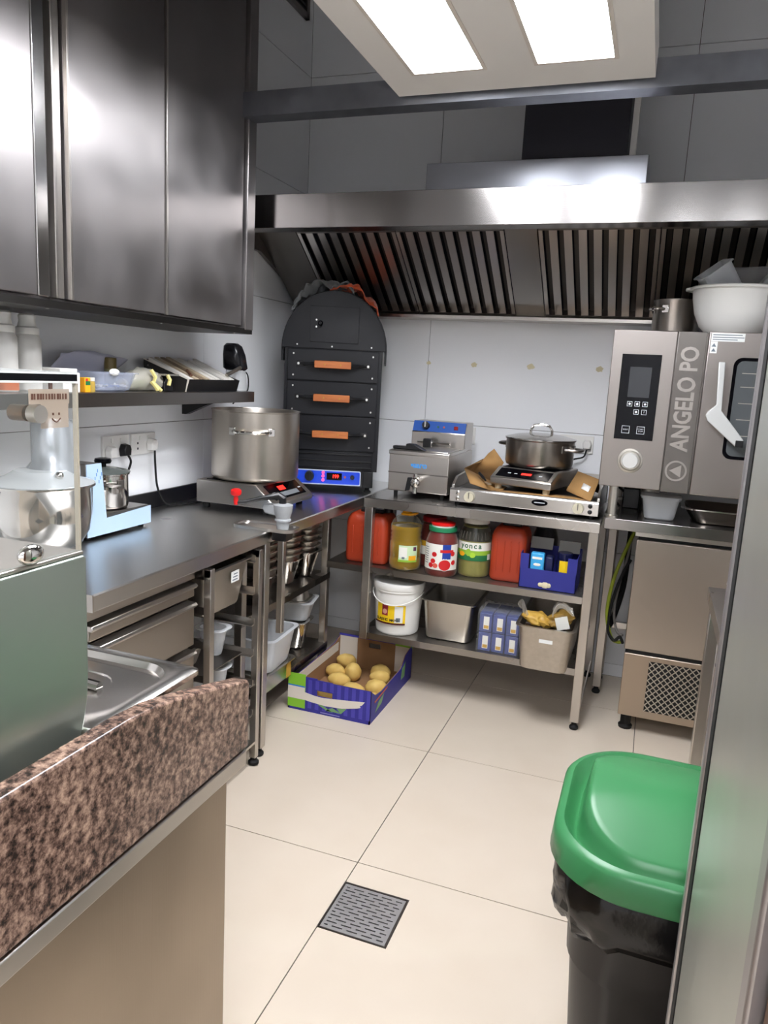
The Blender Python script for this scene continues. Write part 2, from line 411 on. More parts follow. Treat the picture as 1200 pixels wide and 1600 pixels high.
# ---------------------------------------------------------------- wall cabinet and wall shelf (left)
t = thing('wall_cabinet', 'tall brushed steel wall cabinet with sliding doors above the worktop', 'cabinet', (-1.70, 1.8, 1.585))
CX = -1.53
B().box(LX + .002, CX - .045, .95, 2.67, 1.60, 2.95).obj('body', ST_CAB, t)
B().prism([(LX + .002, 1.585), (CX - .004, 1.585), (CX - .004, 1.605), (CX - .045, 1.605), (CX - .045, 1.598), (LX + .002, 1.598)], 'y', .95, 2.67).obj('bottom_rail', steel('steel_rail_dark', '#4a4846', .4, HY), t)
B().box(CX - .045, CX + .0, 2.612, 2.67, 1.60, 2.95).obj('end_post', ST_CAB, t, bev=.003)
def door(y0, y1, xf, hand):
    d = B().box(xf - .016, xf, y0, y1, 1.612, 2.94).obj('sliding_door', ST_CAB, t, bev=.003)
    if hand == 0: B().prism([(xf - .001, y0), (xf + .010, y0 + .002), (xf + .010, y0 + .010), (xf - .001, y0 + .012)], 'z', 1.612, 2.94).obj('edge_fold', ST_V, d, bev=.001)
    return d
door(2.116, 2.600, CX - .012, 0)
door(1.678, 2.104, CX, 0)
d = door(1.02, 1.566, CX + .004, 1)
B().prism([(CX - .012, 1.567), (CX + .006, 1.567), (CX + .001, 1.612), (CX - .02, 1.616)], 'z', 1.612, 2.94).obj('pull_strip', steel('steel_bright', '#dad8d6', .2), t, bev=.002)
B().prism([(CX - .03, 1.632), (CX + .004, 1.632), (CX + .004, 1.642), (CX - .004, 1.646), (CX - .004, 1.668), (CX - .03, 1.672)], 'z', 1.612, 2.94).obj('pull_strip', ST_V, t, bev=.002)
for y in (1.62, 2.11, 2.56): B().cyl((CX - .02, y, 1.583), (CX - .02, y, 1.590), .006, seg=10).obj('screw', CHROME, t)

SZ = 1.356
t = thing('wall_shelf', 'narrow steel wall shelf with a folded front edge under the cabinet', 'shelf', (-1.75, 1.9, 1.312))
B().prism([(LX + .001, SZ - .006), (-1.645, SZ - .006), (-1.645, 1.316), (-1.66, 1.316), (-1.66, 1.312), (-1.63, 1.312), (-1.63, SZ), (LX + .001, SZ)], 'y', .80, 2.868).obj('shelf_plate', steel('steel_shelf', '#8c8885', .3, HY), t, bev=.0015)
for y in (1.25, 2.70): B().prism([(LX + .001, 1.25), (LX + .02, 1.25), (-1.67, 1.335), (-1.67, SZ - .006), (LX + .001, SZ - .006)], 'y', y, y + .03).obj('bracket', BLACK_P, t)

# ---------------------------------------------------------------- tables
def leg(t, x, y, z1, s=.036, m=ST_V):
    l = B().box(x, x + s, y, y + s, .035, z1).obj('leg', m, t, bev=.003)
    B().lathe([(.011, .02), (.011, .036)], (x + s / 2, y + s / 2, 0), 12).lathe([(.016, 0), (.019, .004), (.019, .012), (.012, .021)], (x + s / 2, y + s / 2, 0), 16).obj('foot', RUBBER, l)
    return l
WZ = .88
t = thing('worktop_table', 'long steel worktop table along the left wall', 'worktop', (-1.56, 2.6, 0))
B().prism([(LX + .002, .86), (-1.29, .86), (-1.29, .838), (-1.30, .838), (-1.30, .834), (-1.271, .834), (-1.268, .838), (-1.268, .876), (-1.272, WZ), (LX + .002, WZ)], 'y', 1.452, BY - .006).obj('worktop', ST_TOP, t)
B().box(LX + .002, -1.268, 1.448, 1.452, .834, WZ).obj('end_lip', ST_X, t)
B().box(LX + .001, LX + .014, 1.452, BY - .006, WZ, .945).obj('upstand', BLACK_P, t, bev=.002)
leg(t, -1.306, 2.338, .86); leg(t, LX + .03, 2.338, .86); leg(t, LX + .03, 1.47, .86); leg(t, LX + .03, 3.76, .86); leg(t, -1.306, 3.76, .86)

TZ = .91
t = thing('shelved_table', 'steel table with two under-shelves along the back wall', 'table', (-.68, 3.46, 0))
TX0, TX1, TY0 = -1.195, -.166, 3.108
B().prism([(TY0, .868), (TY0 + .03, .868), (TY0 + .03, .872), (TY0 + .004, .872), (TY0 + .004, .885), (BY - .006, .885), (BY - .006, TZ), (TY0 + .003, TZ), (TY0, TZ - .003)], 'x', TX0, TX1).obj('tabletop', steel('steel_table', '#b5b1ac', .27, HX, .06, .04, .05), t)
B().box(TX0, TX1 - .02, BY - .02, BY - .006, TZ, .975).obj('upstand', BLACK_P, t, bev=.002)
for z in (.59, .275):
    B().prism([(TY0 + .006, z - .03), (TY0 + .03, z - .03), (TY0 + .03, z - .026), (TY0 + .01, z - .026), (TY0 + .01, z - .004), (BY - .05, z - .004), (BY - .05, z), (TY0 + .006, z)], 'x', -1.37 if z > .5 else -1.19, TX1 - .03).obj('under_shelf', steel('steel_shelf_lower', '#a19c96', .28, HX), t)
for x, y in ((TX1 - .04, TY0 + .004), (TX1 - .04, BY - .08), (TX0 + .004, BY - .08), (TX0 + .004, 3.42)): leg(t, x, y, .868, .038)
B().box(TX0 + .004, TX0 + .042, TY0 + .004, TY0 + .042, .243, .868).obj('post', ST_V, t, bev=.003)
B().box(TX1 - .012, TX1 - .006, TY0 + .042, BY - .08, .06, .09).obj('side_rail', ST_Y, t)

OZ = .93
t = thing('oven_stand', 'steel stand under the combi oven', 'stand', (.25, 3.46, 0))
OX0, OX1, OY0 = -.152, .78, 3.145
B().prism([(OY0, .885), (OY0 + .03, .885), (OY0 + .03, .89), (OY0 + .004, .89), (OY0 + .004, .905), (BY - .01, .905), (BY - .01, OZ), (OY0, OZ)], 'x', OX0, OX1).obj('top', steel('steel_stand', '#8f8b88', .24, HX), t, bev=.002)
for x, y in ((OX0 + .004, 3.56), (OX0 + .004, BY - .08), (OX1 - .044, OY0 + .006), (OX1 - .044, BY - .08)): leg(t, x, y, .905, .038)
B().box(OX0 + .01, OX0 + .03, 3.60, BY - .08, .28, .31).obj('side_rail', ST_Y, t)
B().box(OX0 + .04, OX1 - .05, BY - .075, BY - .05, .28, .31).obj('rear_rail', ST_X, t)

# drawer unit
t = thing('drawer_unit', 'steel drawer unit under the near end of the left worktop', 'drawer unit', (-1.57, 1.70, 0))
B().box(-1.85, -1.325, 1.462, 1.94, .08, .825).obj('carcass', ST_DK, t)
for x in (-1.82, -1.36):
    for y in (1.48, 1.89): B().lathe([(.018, 0), (.02, .01), (.012, .02), (.012, .082)], (x, y, 0), 12).obj('foot', RUBBER, t)
B().box(-1.33, -1.300, 1.462, 1.94, .80, .828).obj('top_rail', ST_Y, t, bev=.002)
DRW = steel('steel_drawer', '#b3aca3', .34, HY, .05, .04)
for z0, z1 in ((.745, .79), (.585, .728), (.425, .568), (.265, .408), (.105, .248)):
    d = B().box(-1.325, -1.296, 1.468, 1.932, z0, z1 - .014).obj('drawer', DRW, t, bev=.003)
    B().prism([(-1.322, z1 - .014), (-1.290, z1 - .018), (-1.283, z1 - .010), (-1.290, z1 - .002), (-1.322, z1)], 'y', 1.466, 1.934).obj('pull_lip', ST_Y, d, bev=.002)

# runner rack for pans
t = thing('runner_rack', 'open steel rack with pan runners beside the drawer unit', 'rack', (-1.56, 2.14, 0))
RY0, RY1 = 1.966, 2.300
for x in (-1.285, -1.82):
    for y in (RY0, RY1 - .024):
        l = B().box(x - .0, x + .026, y, y + .024, .03, .825).obj('post', ST_V, t, bev=.002)
        B().lathe([(.014, 0), (.02, .004), (.02, .014), (.012, .02), (.012, .032)], (x + .013, y + .012, 0), 14).obj('foot', RUBBER, l)
B().box(-1.82, -1.26, RY0, RY0 + .024, .80, .826).obj('top_bar', ST_X, t); B().box(-1.82, -1.26, RY1 - .024, RY1, .80, .826).obj('top_bar', ST_X, t)
RZ = (.785, .668, .551, .434, .317, .20)
for z in RZ:
    for y0, y1, s in ((RY0 + .024, RY0 + .044, 0), (RY1 - .044, RY1 - .024, 1)):
        yv = (y0, y0 + .002) if s == 0 else (y1 - .002, y1)
        B().box(-1.82, -1.275, y0, y1, z - .003, z).box(-1.82, -1.275, yv[0], yv[1], z, z + .022).obj('runner', ST_X, t, smooth=0)
B().box(-1.82, -1.26, RY0 + .024, RY1 - .024, .09, .10).obj('base_shelf', ST_X, t)

# shelf rack further along
t = thing('storage_rack', 'low steel shelf rack full of pans under the left worktop', 'rack', (-1.62, 2.82, 0))
for x in (-1.435, -1.84):
    for y in (2.405, 3.195): leg(t, x, y, .825, .034)
for z in (.505, .155):
    B().prism([(-1.40, z - .03), (-1.40, z), (-1.845, z), (-1.845, z - .004), (-1.404, z - .004), (-1.404, z - .03)], 'y', 2.405, 3.23).obj('shelf', steel('steel_rack', '#a39e98', .28, HY), t)

# prep table behind the fridge on the right
t = thing('prep_table', 'steel prep table behind the tall fridge on the right', 'table', (.55, 2.2, 0))
B().prism([(.205, .842), (.225, .842), (.225, .846), (.209, .846), (.209, .87), (.90, .87), (.90, .88), (.205, .88)], 'y', 1.86, 2.40).obj('tabletop', ST_Y, t, bev=.001)
for x, y in ((.215, 2.36), (.86, 2.36), (.86, 1.88), (.215, 1.88)): leg(t, x, y, .845, .034)
t = thing('perforated_tray', 'perforated steel tray on the prep table behind the fridge', 'tray', (.40, 2.20, .88))
pan(B(), .30, .36, .035, fl=.014, tap=.008, r=.03, cx=.395, cy=2.18, z=.8805).obj('tray_shell', ST_PAN, t)

# ---------------------------------------------------------------- things on the left worktop
# induction hob with the big stock pot
t = thing('induction_hob', 'wide steel induction hob under the tall stock pot', 'hob', (-1.57, 2.78, WZ))
hx0, hx1, hy0, hy1 = -1.742, -1.385, 2.605, 2.965
B().prism([(hx0, .905), (hx1, .905), (hx1 + .002, .925), (hx1 - .085, .997), (hx0, .997)], 'y', hy0, hy1).obj('casing', ST_X, t, bev=.004)
B().box(hx0 + .03, hx1 - .11, hy0 + .03, hy1 - .03, .997, .9995).obj('glass_top', BLACK_G, t)
e0, e1 = Vector((hx1 + .002, 0, .925)), Vector((hx1 - .085, 0, .997)); ed = (e1 - e0).normalized(); en = Vector((ed.z, 0, -ed.x)) * (1 if ed.z * 1 > 0 else -1)
def onp(s, y, n): p = e0 + ed * s + en * n; return (p.x, y, p.z)
def onbox(b, s0, s1, y0, y1, n0, n1):
    v = [b.bm.verts.new(onp(s, y, n)) for n in (n0, n1) for s, y in ((s0, y0), (s1, y0), (s1, y1), (s0, y1))]
    for f in ((0, 3, 2, 1), (4, 5, 6, 7), (0, 1, 5, 4), (1, 2, 6, 5), (2, 3, 7, 6), (3, 0, 4, 7)): b.bm.faces.new([v[i] for i in f])
    return b
cp = onbox(B(), .018, .098, hy0 + .045, hy1 - .04, 0, .0015).obj('control_panel', BLACK_G, t)
RED_E = mat('red_led', '#ff2a22', .5, emit=2.5)
onbox(B(), .060, .082, hy0 + .135, hy0 + .19, .0015, .002).obj('red_display', RED_E, cp)
onbox(B(), .028, .05, hy0 + .11, hy0 + .27, .0015, .0018).obj('print_patch', mat('panel_print', '#7f8488', .4), cp)
for y in (.075, .30): onbox(B(), .05, .056, hy0 + y - .012, hy0 + y + .012, .0015, .0018).obj('print_mark', mat('panel_print_white', '#c8ccd0', .4), cp)
for x in (hx0 + .03, hx1 - .05):
    for y in (hy0 + .03, hy1 - .03): B().lathe([(.014, WZ), (.016, WZ + .026)], (x, y, 0), 14).obj('foot', RUBBER, t)

t = thing('stock_pot', 'tall stainless stock pot with two loop handles on the left worktop', 'pot', (-1.572, 2.785, .9995))
R, z0, z1 = .181, 1.0005, 1.285
B().lathe([(R - .016, z0), (R - .006, z0 + .004), (R - .001, z0 + .012), (R, z0 + .02), (R, z1 - .006), (R + .004, z1 - .003), (R + .004, z1), (R - .001, z1), (R - .003, z1 - .006), (R - .003, z0 + .02), (R - .012, z0 + .008)], (-1.572, 2.785, 0), 64).obj('pot_body', ST_POT, t, smooth=50)
def pot_handle(t, cx, cy, R, z, ang, w=.075, out=.036, r=.0075, m=CHROME):
    pts = []
    for k in range(9):
        u = -1 + k / 4.0; d = R + out * (1 - abs(u) ** 4)
        a = ang + u * w / R * (1 if abs(u) < 1 else 1.0)
        pts.append((cx + d * math.cos(a), cy + d * math.sin(a), z))
    h = B().tube(pts, r, 8).obj('handle', m, t)
    for s in (-1, 1):
        a = ang + s * (w + .004) / R
        c = Vector((cx + (R + .0005) * math.cos(a), cy + (R + .0005) * math.sin(a), z)); n = Vector((math.cos(a), math.sin(a), 0)); u = Vector((-n.y, n.x, 0))
        bb = B(); vs = []
        for d in (0, .004):
            for q, zz in ((-.014, -.016), (.014, -.016), (.014, .016), (-.014, .016)): vs.append(bb.bm.verts.new(c + n * d + u * q + Vector((0, 0, zz))))
        for f in ((0, 3, 2, 1), (4, 5, 6, 7), (0, 1, 5, 4), (1, 2, 6, 5), (2, 3, 7, 6), (3, 0, 4, 7)): bb.bm.faces.new([vs[i] for i in f])
        bb.obj('handle_bracket', m, h, bev=.002)
pot_handle(t, -1.572, 2.785, R, 1.205, math.radians(-66)); pot_handle(t, -1.572, 2.785, R, 1.205, math.radians(114))

# can opener clamped to the edge
t = thing('can_opener', 'grey bench can opener with a red-knobbed crank at the worktop edge', 'can opener', (-1.235, 2.40, WZ))
OPG = mat('opener_grey', '#a3a6a8', .45, var=.1, vscale=30)
B().rings([rrect(-1.30, 2.395, WZ + .0005, .125, .052, .04), rrect(-1.30, 2.395, WZ + .012, .125, .052, .04), rrect(-1.30, 2.395, WZ + .012, .112, .040, .032), rrect(-1.30, 2.395, WZ + .006, .110, .038, .03)]).obj('base_plate', ST_X, t)
B().box(-1.262, -1.205, 2.365, 2.425, .845, WZ - .0005).obj('clamp_block', BLACK_P, t, bev=.004)
B().box(-1.245, -1.222, 2.383, 2.407, .49, .845).obj('post', ST_V, t, bev=.002)
B().lathe([(.022, WZ + .006), (.024, WZ + .02), (.024, WZ + .036), (.03, WZ + .036), (.03, WZ + .042), (.026, WZ + .046), (.033, WZ + .07), (.036, WZ + .095), (.02, WZ + .10)], (-1.233, 2.395, 0), 22).obj('column', OPG, t)
B().prism([(-1.30, WZ + .06), (-1.225, WZ + .05), (-1.215, WZ + .092), (-1.305, WZ + .095), (-1.312, WZ + .08)], 'y', 2.375, 2.415).obj('cutter_arm', OPG, t, bev=.006)
B().tube([(-1.236, 2.395, WZ + .10), (-1.236, 2.395, WZ + .118), (-1.250, 2.386, WZ + .128), (-1.30, 2.352, WZ + .118), (-1.345, 2.318, WZ + .105), (-1.375, 2.300, WZ + .103)], [.014, .016, .014, .008, .0075, .0075], 10).obj('crank', BLACK_P, t)
B().lathe([(.007, WZ + .095), (.009, WZ + .115), (.007, WZ + .125), (.017, WZ + .130), (.02, WZ + .138), (.019, WZ + .147), (.012, WZ + .152)], (-1.373, 2.30, 0), 18).obj('knob', mat('red_plastic', '#d81c1c', .3), t)

# L-shaped appliance under blue protective film, with its pot
BLUE_F = mat('blue_film', '#b7cfe8', .3, var=.06, vscale=5)
t = thing('pot_warmer', 'L-shaped appliance in pale blue protective film beside the wall sockets', 'appliance', (-1.765, 2.05, WZ))
prof = [(1.885, .893), (2.205, .893), (2.205, .955), (1.975, .945), (1.952, 1.13), (1.885, 1.13)]
B().prism(prof, 'x', -1.862, -1.668).obj('housing', ST_DK, t, bev=.002)
sp = B().prism(prof, 'x', -1.667, -1.664).obj('side_panel', BLUE_F, t)
for k in range(7):
    z = 1.065 + (k % 4) * .012; y = 1.915 + .006 * k
    B().box(-1.664, -1.6636, y, y + .003, z, z + .011).obj('scribble', mat('blue_ink', '#4f7fc0', .5), sp)
B().box(-1.86, -1.67, 1.98, 2.195, .9455, .9585).obj('deck', ST_DK, t)
for x in (-1.84, -1.69):
    for y in (1.91, 2.18): B().lathe([(.01, WZ), (.011, .8935)], (x, y, 0), 12).obj('foot', RUBBER, t)
t = thing('lidded_pot', 'small shiny pot with black lid knob on the blue-filmed appliance', 'pot', (-1.762, 2.075, .9585))
px_, py_, R = -1.762, 2.075, .083
B().lathe([(R - .01, .959), (R - .002, .963), (R, .97), (R, 1.072), (R + .005, 1.075), (R + .005, 1.079), (R - .003, 1.079), (R - .003, .97)], (px_, py_, 0), 40).obj('pot_body', CHROME, t)
ld = B().lathe([(R + .006, 1.0795), (R + .007, 1.083), (R - .004, 1.0875), (R * .6, 1.0945), (R * .25, 1.098), (.008, 1.099)], (px_, py_, 0), 40).obj('lid', mat('dark_glass_lid', '#5a5f5c', .12), t)
B().lathe([(.011, 1.0985), (.011, 1.108), (.026, 1.110), (.029, 1.117), (.026, 1.126), (.012, 1.129)], (px_, py_, 0), 22).obj('lid_knob', BLACK_G, ld)
pot_handle(t, px_, py_, R, 1.045, math.radians(-30), .028, .02, .005, ST_DK)
t = thing('hand_tool', 'yellow and black tool lying behind the blue-filmed appliance', 'tool', (-1.79, 1.93, 1.1305))
B().box(-1.80, -1.775, 1.888, 1.925, 1.131, 1.150).obj('yellow_body', mat('yellow_plastic', '#efc417', .4), t, bev=.004)
B().box(-1.797, -1.778, 1.925, 1.945, 1.132, 1.146).obj('black_tip', BLACK_P, t, bev=.003)
B().box(-1.799, -1.776, 1.872, 1.888, 1.132, 1.151).obj('red_end', mat('red_plastic', '#d81c1c', .3), t, bev=.003)

# mixer with steel bowl
t = thing('dough_mixer', 'steel dough mixer with round bowl behind the glass screen', 'mixer', (-1.60, 1.68, WZ))
mx_, my_, R = -1.622, 1.655, .138
B().rings([rrect(-1.67, 1.69, .881, .085, .10, .05), rrect(-1.67, 1.69, .905, .085, .10, .05), rrect(-1.67, 1.69, .909, .08, .095, .05)]).obj('base', ST_DK, t)
B().lathe([(.05, .91), (.08, .915), (.108, .935), (.128, .97), (R - .002, 1.02), (R, 1.095), (R + .007, 1.10), (R + .007, 1.106), (R - .002, 1.106), (R - .004, 1.02), (.125, .972), (.105, .937), (.06, .918)], (mx_, my_, 0), 56).obj('bowl', CHROME, t, smooth=60)
B().lathe([(R + .006, 1.107), (R + .004, 1.110), (R * .7, 1.124), (.075, 1.138), (.07, 1.142)], (mx_, my_, 0), 48).obj('bowl_cover', clear('bowl_cover', '#cfd3d3', .5, .08), t)
cb = B(); ring = []
ccx, ccy, cr = -1.632, 1.715, .060
seg = 32; Rr = []
for z in (1.10, 1.145, 1.16, 1.20): Rr.append([(ccx + (cr + (.012 if z < 1.15 else 0)) * math.cos(2 * PI * i / seg), ccy + (cr + (.012 if z < 1.15 else 0)) * math.sin(2 * PI * i / seg), z) for i in range(seg)])
for dz, s in ((0, 1), (.004, .96), (.002, .86)):
    Rr.append([(ccx + cr * s * math.cos(2 * PI * i / seg), ccy + cr * s * math.sin(2 * PI * i / seg), 1.288 + dz - .30 * cr * s * (math.cos(2 * PI * i / seg) * .85 + math.sin(2 * PI * i / seg) * .5)) for i in range(seg)])
cb.rings(Rr).obj('column', mat('mixer_silver', '#c5cbd0', .25, .7), t, smooth=40)
B().ball((mx_ + .085, my_ - .02, 1.135), .012).obj('cover_knob', CHROME, t)
B().cyl((mx_ - .02, my_, 1.14), (mx_ - .02, my_, .95), .008).obj('dough_hook', CHROME, t)

# wall sockets, plugs and cables (left wall)
SOCK = mat('socket_white', '#eceae6', .3)
SLOT = mat('socket_slot', '#2c2c2c', .6)
def socket(name, label, ax, pos, a0, z0, wd=.146, ht=.082, holes=(True, True)):
    """ax 'x': on the left wall facing +x (a = y); 'y': on the back wall facing -y (a = x)."""
    def bx(b, u0, u1, v0, v1, d0, d1):
        return b.box(pos + d0, pos + d1, u0, u1, v0, v1) if ax == 'x' else b.box(u0, u1, pos - d1, pos - d0, v0, v1)
    c = (pos, a0 + wd / 2, z0) if ax == 'x' else (a0 + wd / 2, pos, z0)
    t = thing(name, label, 'socket', c, group='wall sockets')
    bx(B(), a0, a0 + wd, z0, z0 + ht, 0, .010).obj('plate', SOCK, t, bev=.002)
    n = len(holes)
    for k, h in enumerate(holes):
        cx = a0 + wd * (k + .5) / n
        rk = cx + (.012 if k == 0 else -.012) * (n > 1)
        bx(B(), rk - .005, rk + .005, z0 + ht - .026, z0 + ht - .010, .010, .0125).obj('rocker', WHITE_P, t, bev=.001)
        if h:
            for dx, dz in ((0, .045), (-.011, .024), (.011, .024)): bx(B(), cx - .0035, cx + .0035, z0 + dz - .004, z0 + dz + .004, .010, .0105).obj('pin_hole', SLOT, t)
    return t
socket('wall_socket', 'white double socket left of the pair above the worktop', 'x', LX, 2.204, 1.102, holes=(False, False))
socket('wall_socket', 'white double socket right of the pair above the worktop', 'x', LX, 2.363, 1.102, holes=(True, False))
socket('wall_socket', 'white single socket beside the fryer on the back wall', 'y', BY, -.945, 1.125, .075, .086, (True,))
socket('wall_socket', 'white double socket behind the lidded pan on the back wall', 'y', BY, -.44, 1.125, .165, .086, (True, False))
def plug(label, m, ax, pos, a, z, path, cm=RUBBER, r=.0042, s=.024):
    c = (pos + .011, a, z) if ax == 'x' else (a, pos - .011, z)
    t = thing('mains_plug', label, 'plug', c, group='mains plugs')
    b = B()
    if ax == 'x': b.rings([[(c[0], c[1] + dy * s * q, c[2] + dz * s * q) for dy, dz in ((-.8, -1), (.8, -1), (1, .2), (.6, 1), (-.6, 1), (-1, .2))] for q in (1,)] + [[(c[0] + .026, c[1] + dy * s * .8, c[2] + dz * s * .8) for dy, dz in ((-.8, -1), (.8, -1), (1, .2), (.6, 1), (-.6, 1), (-1, .2))]])
    else: b.rings([[(c[0] + dy * s, c[1], c[2] + dz * s) for dy, dz in ((-.8, -1), (.8, -1), (1, .2), (.6, 1), (-.6, 1), (-1, .2))], [(c[0] + dy * s * .8, c[1] - .026, c[2] + dz * s * .8) for dy, dz in ((-.8, -1), (.8, -1), (1, .2), (.6, 1), (-.6, 1), (-1, .2))]])
    b.obj('plug_body', m, t, bev=.003)
    if path: B().tube(smooth_path(path), r, 8).obj('cable', cm, t)
    return t
def smooth_path(P, n=6):
    P = [Vector(p) for p in P]; o = []
    for i in range(len(P) - 1):
        a, b, c, d = P[max(i - 1, 0)], P[i], P[i + 1], P[min(i + 2, len(P) - 1)]
        for k in range(n):
            u = k / n; o.append(.5 * ((2 * b) + (c - a) * u + (2 * a - 5 * b + 4 * c - d) * u * u + (3 * b - a - 3 * c + d) * u ** 3))
    return o + [P[-1]]
plug('white plug at the far left of the wall sockets', SOCK, 'x', LX, 2.236, 1.125, None)
plug('black plug with short cable in the left double socket', BLACK_P, 'x', LX, 2.312, 1.128, [(LX + .03, 2.318, 1.108), (LX + .036, 2.325, 1.085), (LX + .03, 2.318, 1.05), (LX + .022, 2.30, 1.0), (LX + .024, 2.29, .96)])
plug('white plug with black cable hanging to the worktop', SOCK, 'x', LX, 2.472, 1.138, [(LX + .032, 2.475, 1.115), (LX + .034, 2.475, 1.06), (LX + .036, 2.485, .97), (LX + .042, 2.52, .905), (LX + .06, 2.56, .887), (LX + .09, 2.66, .886), (LX + .11, 2.75, .886)])
plug('white plug with looping cable behind the lidded pan', SOCK, 'y', BY, -.305, 1.17, [(-.305, BY - .03, 1.145), (-.315, BY - .036, 1.11), (-.36, BY - .05, 1.095), (-.40, BY - .10, 1.07), (-.36, BY - .12, 1.04), (-.30, BY - .13, 1.02), (-.26, BY - .10, .98)])

# ---------------------------------------------------------------- baked-potato oven in the corner
t = thing('potato_oven', 'black arched potato oven with three wooden-handled drawers and blue control panel', 'oven', (-1.4765, 3.368, WZ))
kx0, kx1, ky = -1.737, -1.216, 3.368; kc = (kx0 + kx1) / 2
KD = ky + .29
B().box(kx0, kx1, ky + .012, KD, .985, 1.565).obj('body', BLACK_ENAMEL, t)
na = 26; rw = (kx1 - kx0) / 2 + .022
arch = [(kc + rw * math.cos(PI * k / na), 1.562 + .272 * math.sin(PI * k / na)) for k in range(na + 1)]
B().prism([(kc + rw, 1.50)] + arch + [(kc - rw, 1.50), (kc - rw + .012, 1.50), (kc - rw + .012, 1.562)] + [(kc + (rw - .012) * math.cos(PI - PI * k / na), 1.562 + .262 * math.sin(PI * k / na)) for k in range(1, na)] + [(kc + rw - .012, 1.562), (kc + rw - .012, 1.50)], 'y', ky + .03, KD).obj('arched_cover', BLACK_ENAMEL, t)
arch2 = [(kc + (rw - .006) * math.cos(PI * k / na), 1.562 + .268 * math.sin(PI * k / na)) for k in range(na + 1)]
af = B().prism(arch2, 'y', ky + .004, ky + .032).obj('arched_front', BLACK_ENAMEL, t, bev=.002)
SCREW = mat('screw_zinc', '#d0d0cc', .3, 1.0)
dd = B().box(-1.605, -1.347, ky - .001, ky + .004, 1.592, 1.757).obj('hatch', BLACK_ENAMEL, t, bev=.001)
B().lathe([(.006, ky - .012), (.011, ky - .018), (.013, ky - .024), (.008, ky - .031)][::-1], (-1.55, 0, 1.678), 14, 'y').cyl((-1.55, ky - .012, 1.678), (-1.55, ky, 1.678), .004).obj('hatch_knob', BLACK_G, dd)
for z in (1.662, 1.694): disc(B(), (-1.573, ky - .001, z), .0045, '-y', .002, 10).obj('screw', SCREW, dd)
for x, z in ((kx0 + .065, 1.578), (kx1 - .06, 1.578), (kc - .01, 1.574)): disc(B(), (x, ky + .004, z), .004, '-y', .002, 10).obj('screw', SCREW, af)
for z0, z1 in ((1.413, 1.557), (1.252, 1.407), (1.082, 1.246)):
    d = B().box(kx0 + .018, kx1 - .018, ky, ky + .014, z0, z1).obj('drawer', BLACK_ENAMEL, t, bev=.002)
    zc = (z0 + z1) / 2 + .004 - (0 if z0 > 1.1 else .006)
    B().box(-1.572, -1.378, ky - .052, ky - .034, zc - .017, zc + .017).obj('wooden_grip', WOOD, d, bev=.003)
    for s in (-1, 1):
        xm = -1.475 + s * .097; xe = -1.475 + s * .178
        B().tube([(xm, ky - .043, zc), (xm + s * .02, ky - .04, zc), (xm + s * .055, ky - .010, zc), (xe, ky - .004, zc)], [.011, .008, .007, .007], 8).obj('handle_arm', BLACK_P, d)
        B().box(min(xe - s * .02, xe + s * .02), max(xe - s * .02, xe + s * .02), ky - .005, ky, zc - .013, zc + .013).obj('handle_plate', BLACK_P, d, bev=.002)
        disc(B(), (xe + s * .008, ky - .005, zc), .006, '-y', .003, 12).obj('screw', SCREW, d)
        for zz in (z0 + .022, z1 - .022): disc(B(), (kc + s * .212, ky, zz), .0045, '-y', .002, 10).obj('screw', SCREW, d)
        disc(B(), (-1.475 + s * .042, ky - .052, zc), .0045, '-y', .002, 10).obj('brass_screw', mat('brass', '#b98a45', .3, 1.0), d)
lp = B().box(kx0 + .02, kx1 - .03, ky + .004, ky + .02, .992, 1.076).obj('lower_tray', BLACK_ENAMEL, t, bev=.002)
for z in (1.063, 1.03, 1.0): B().box(kx0 + .024, kx1 - .034, ky - .004, ky + .004, z, z + .005).obj('tray_rib', BLACK_P, lp, bev=.001)
B().box(kx0 + .03, kx1 - .075, ky + .016, KD - .02, .912, .985).obj('control_box', BLACK_P, t)
B().box(kx1 - .075, kx1 - .02, ky + .012, ky + .06, .905, .985).obj('corner_block', BLACK_P, t, bev=.004)
BLUE_PANEL = mat('blue_panel', '#1747d8', .35)
x0, x1 = -1.70, -1.302
pf = B().rings([[(p[0], ky + .010, p[1]) for p in [(q[0], q[1]) for q in rrect((x0 + x1) / 2, .9485, 0, (x1 - x0) / 2, .036, .008)]], [(q[0], ky + .016, q[1]) for q in rrect((x0 + x1) / 2, .9485, 0, (x1 - x0) / 2, .036, .008)]]).obj('panel_border', mat('panel_border', '#c9d4ea', .4), t)
B().rings([[(q[0], ky + .0085, q[1]) for q in rrect((x0 + x1) / 2, .9485, 0, (x1 - x0) / 2 - .005, .031, .006)], [(q[0], ky + .011, q[1]) for q in rrect((x0 + x1) / 2, .9485, 0, (x1 - x0) / 2 - .005, .031, .006)]]).obj('blue_fascia', BLUE_PANEL, pf)
B().cyl((-1.583, ky + .0085, .953), (-1.583, ky - .012, .953), .026, .023, 24).obj('dial', BLACK_P, pf)
B().box(-1.586, -1.580, ky - .014, ky - .011, .935, .971).obj('dial_grip', BLACK_P, pf)
for z in (.972, .955, .936): disc(B(), (-1.508, ky + .0085, z), .008, '-y', .004, 14).obj('pilot_light', mat('pink_lamp', '#ff4a86', .3, emit=1.3), pf)
ds = B().box(-1.488, -1.405, ky + .004, ky + .0085, .938, .972).obj('display', BLACK_G, pf)
text('199', .025, mat('red_digits', '#ff2418', .5, emit=5.0), ds, (-1.440, ky + .0036, .955), (1, 0, 0), (0, 0, 1), .0002, 'red_digits')
disc(B(), (-1.388, ky + .0085, .954), .006, '-y', .003, 12).obj('red_lamp', mat('dull_red_lamp', '#b0524a', .4), pf)
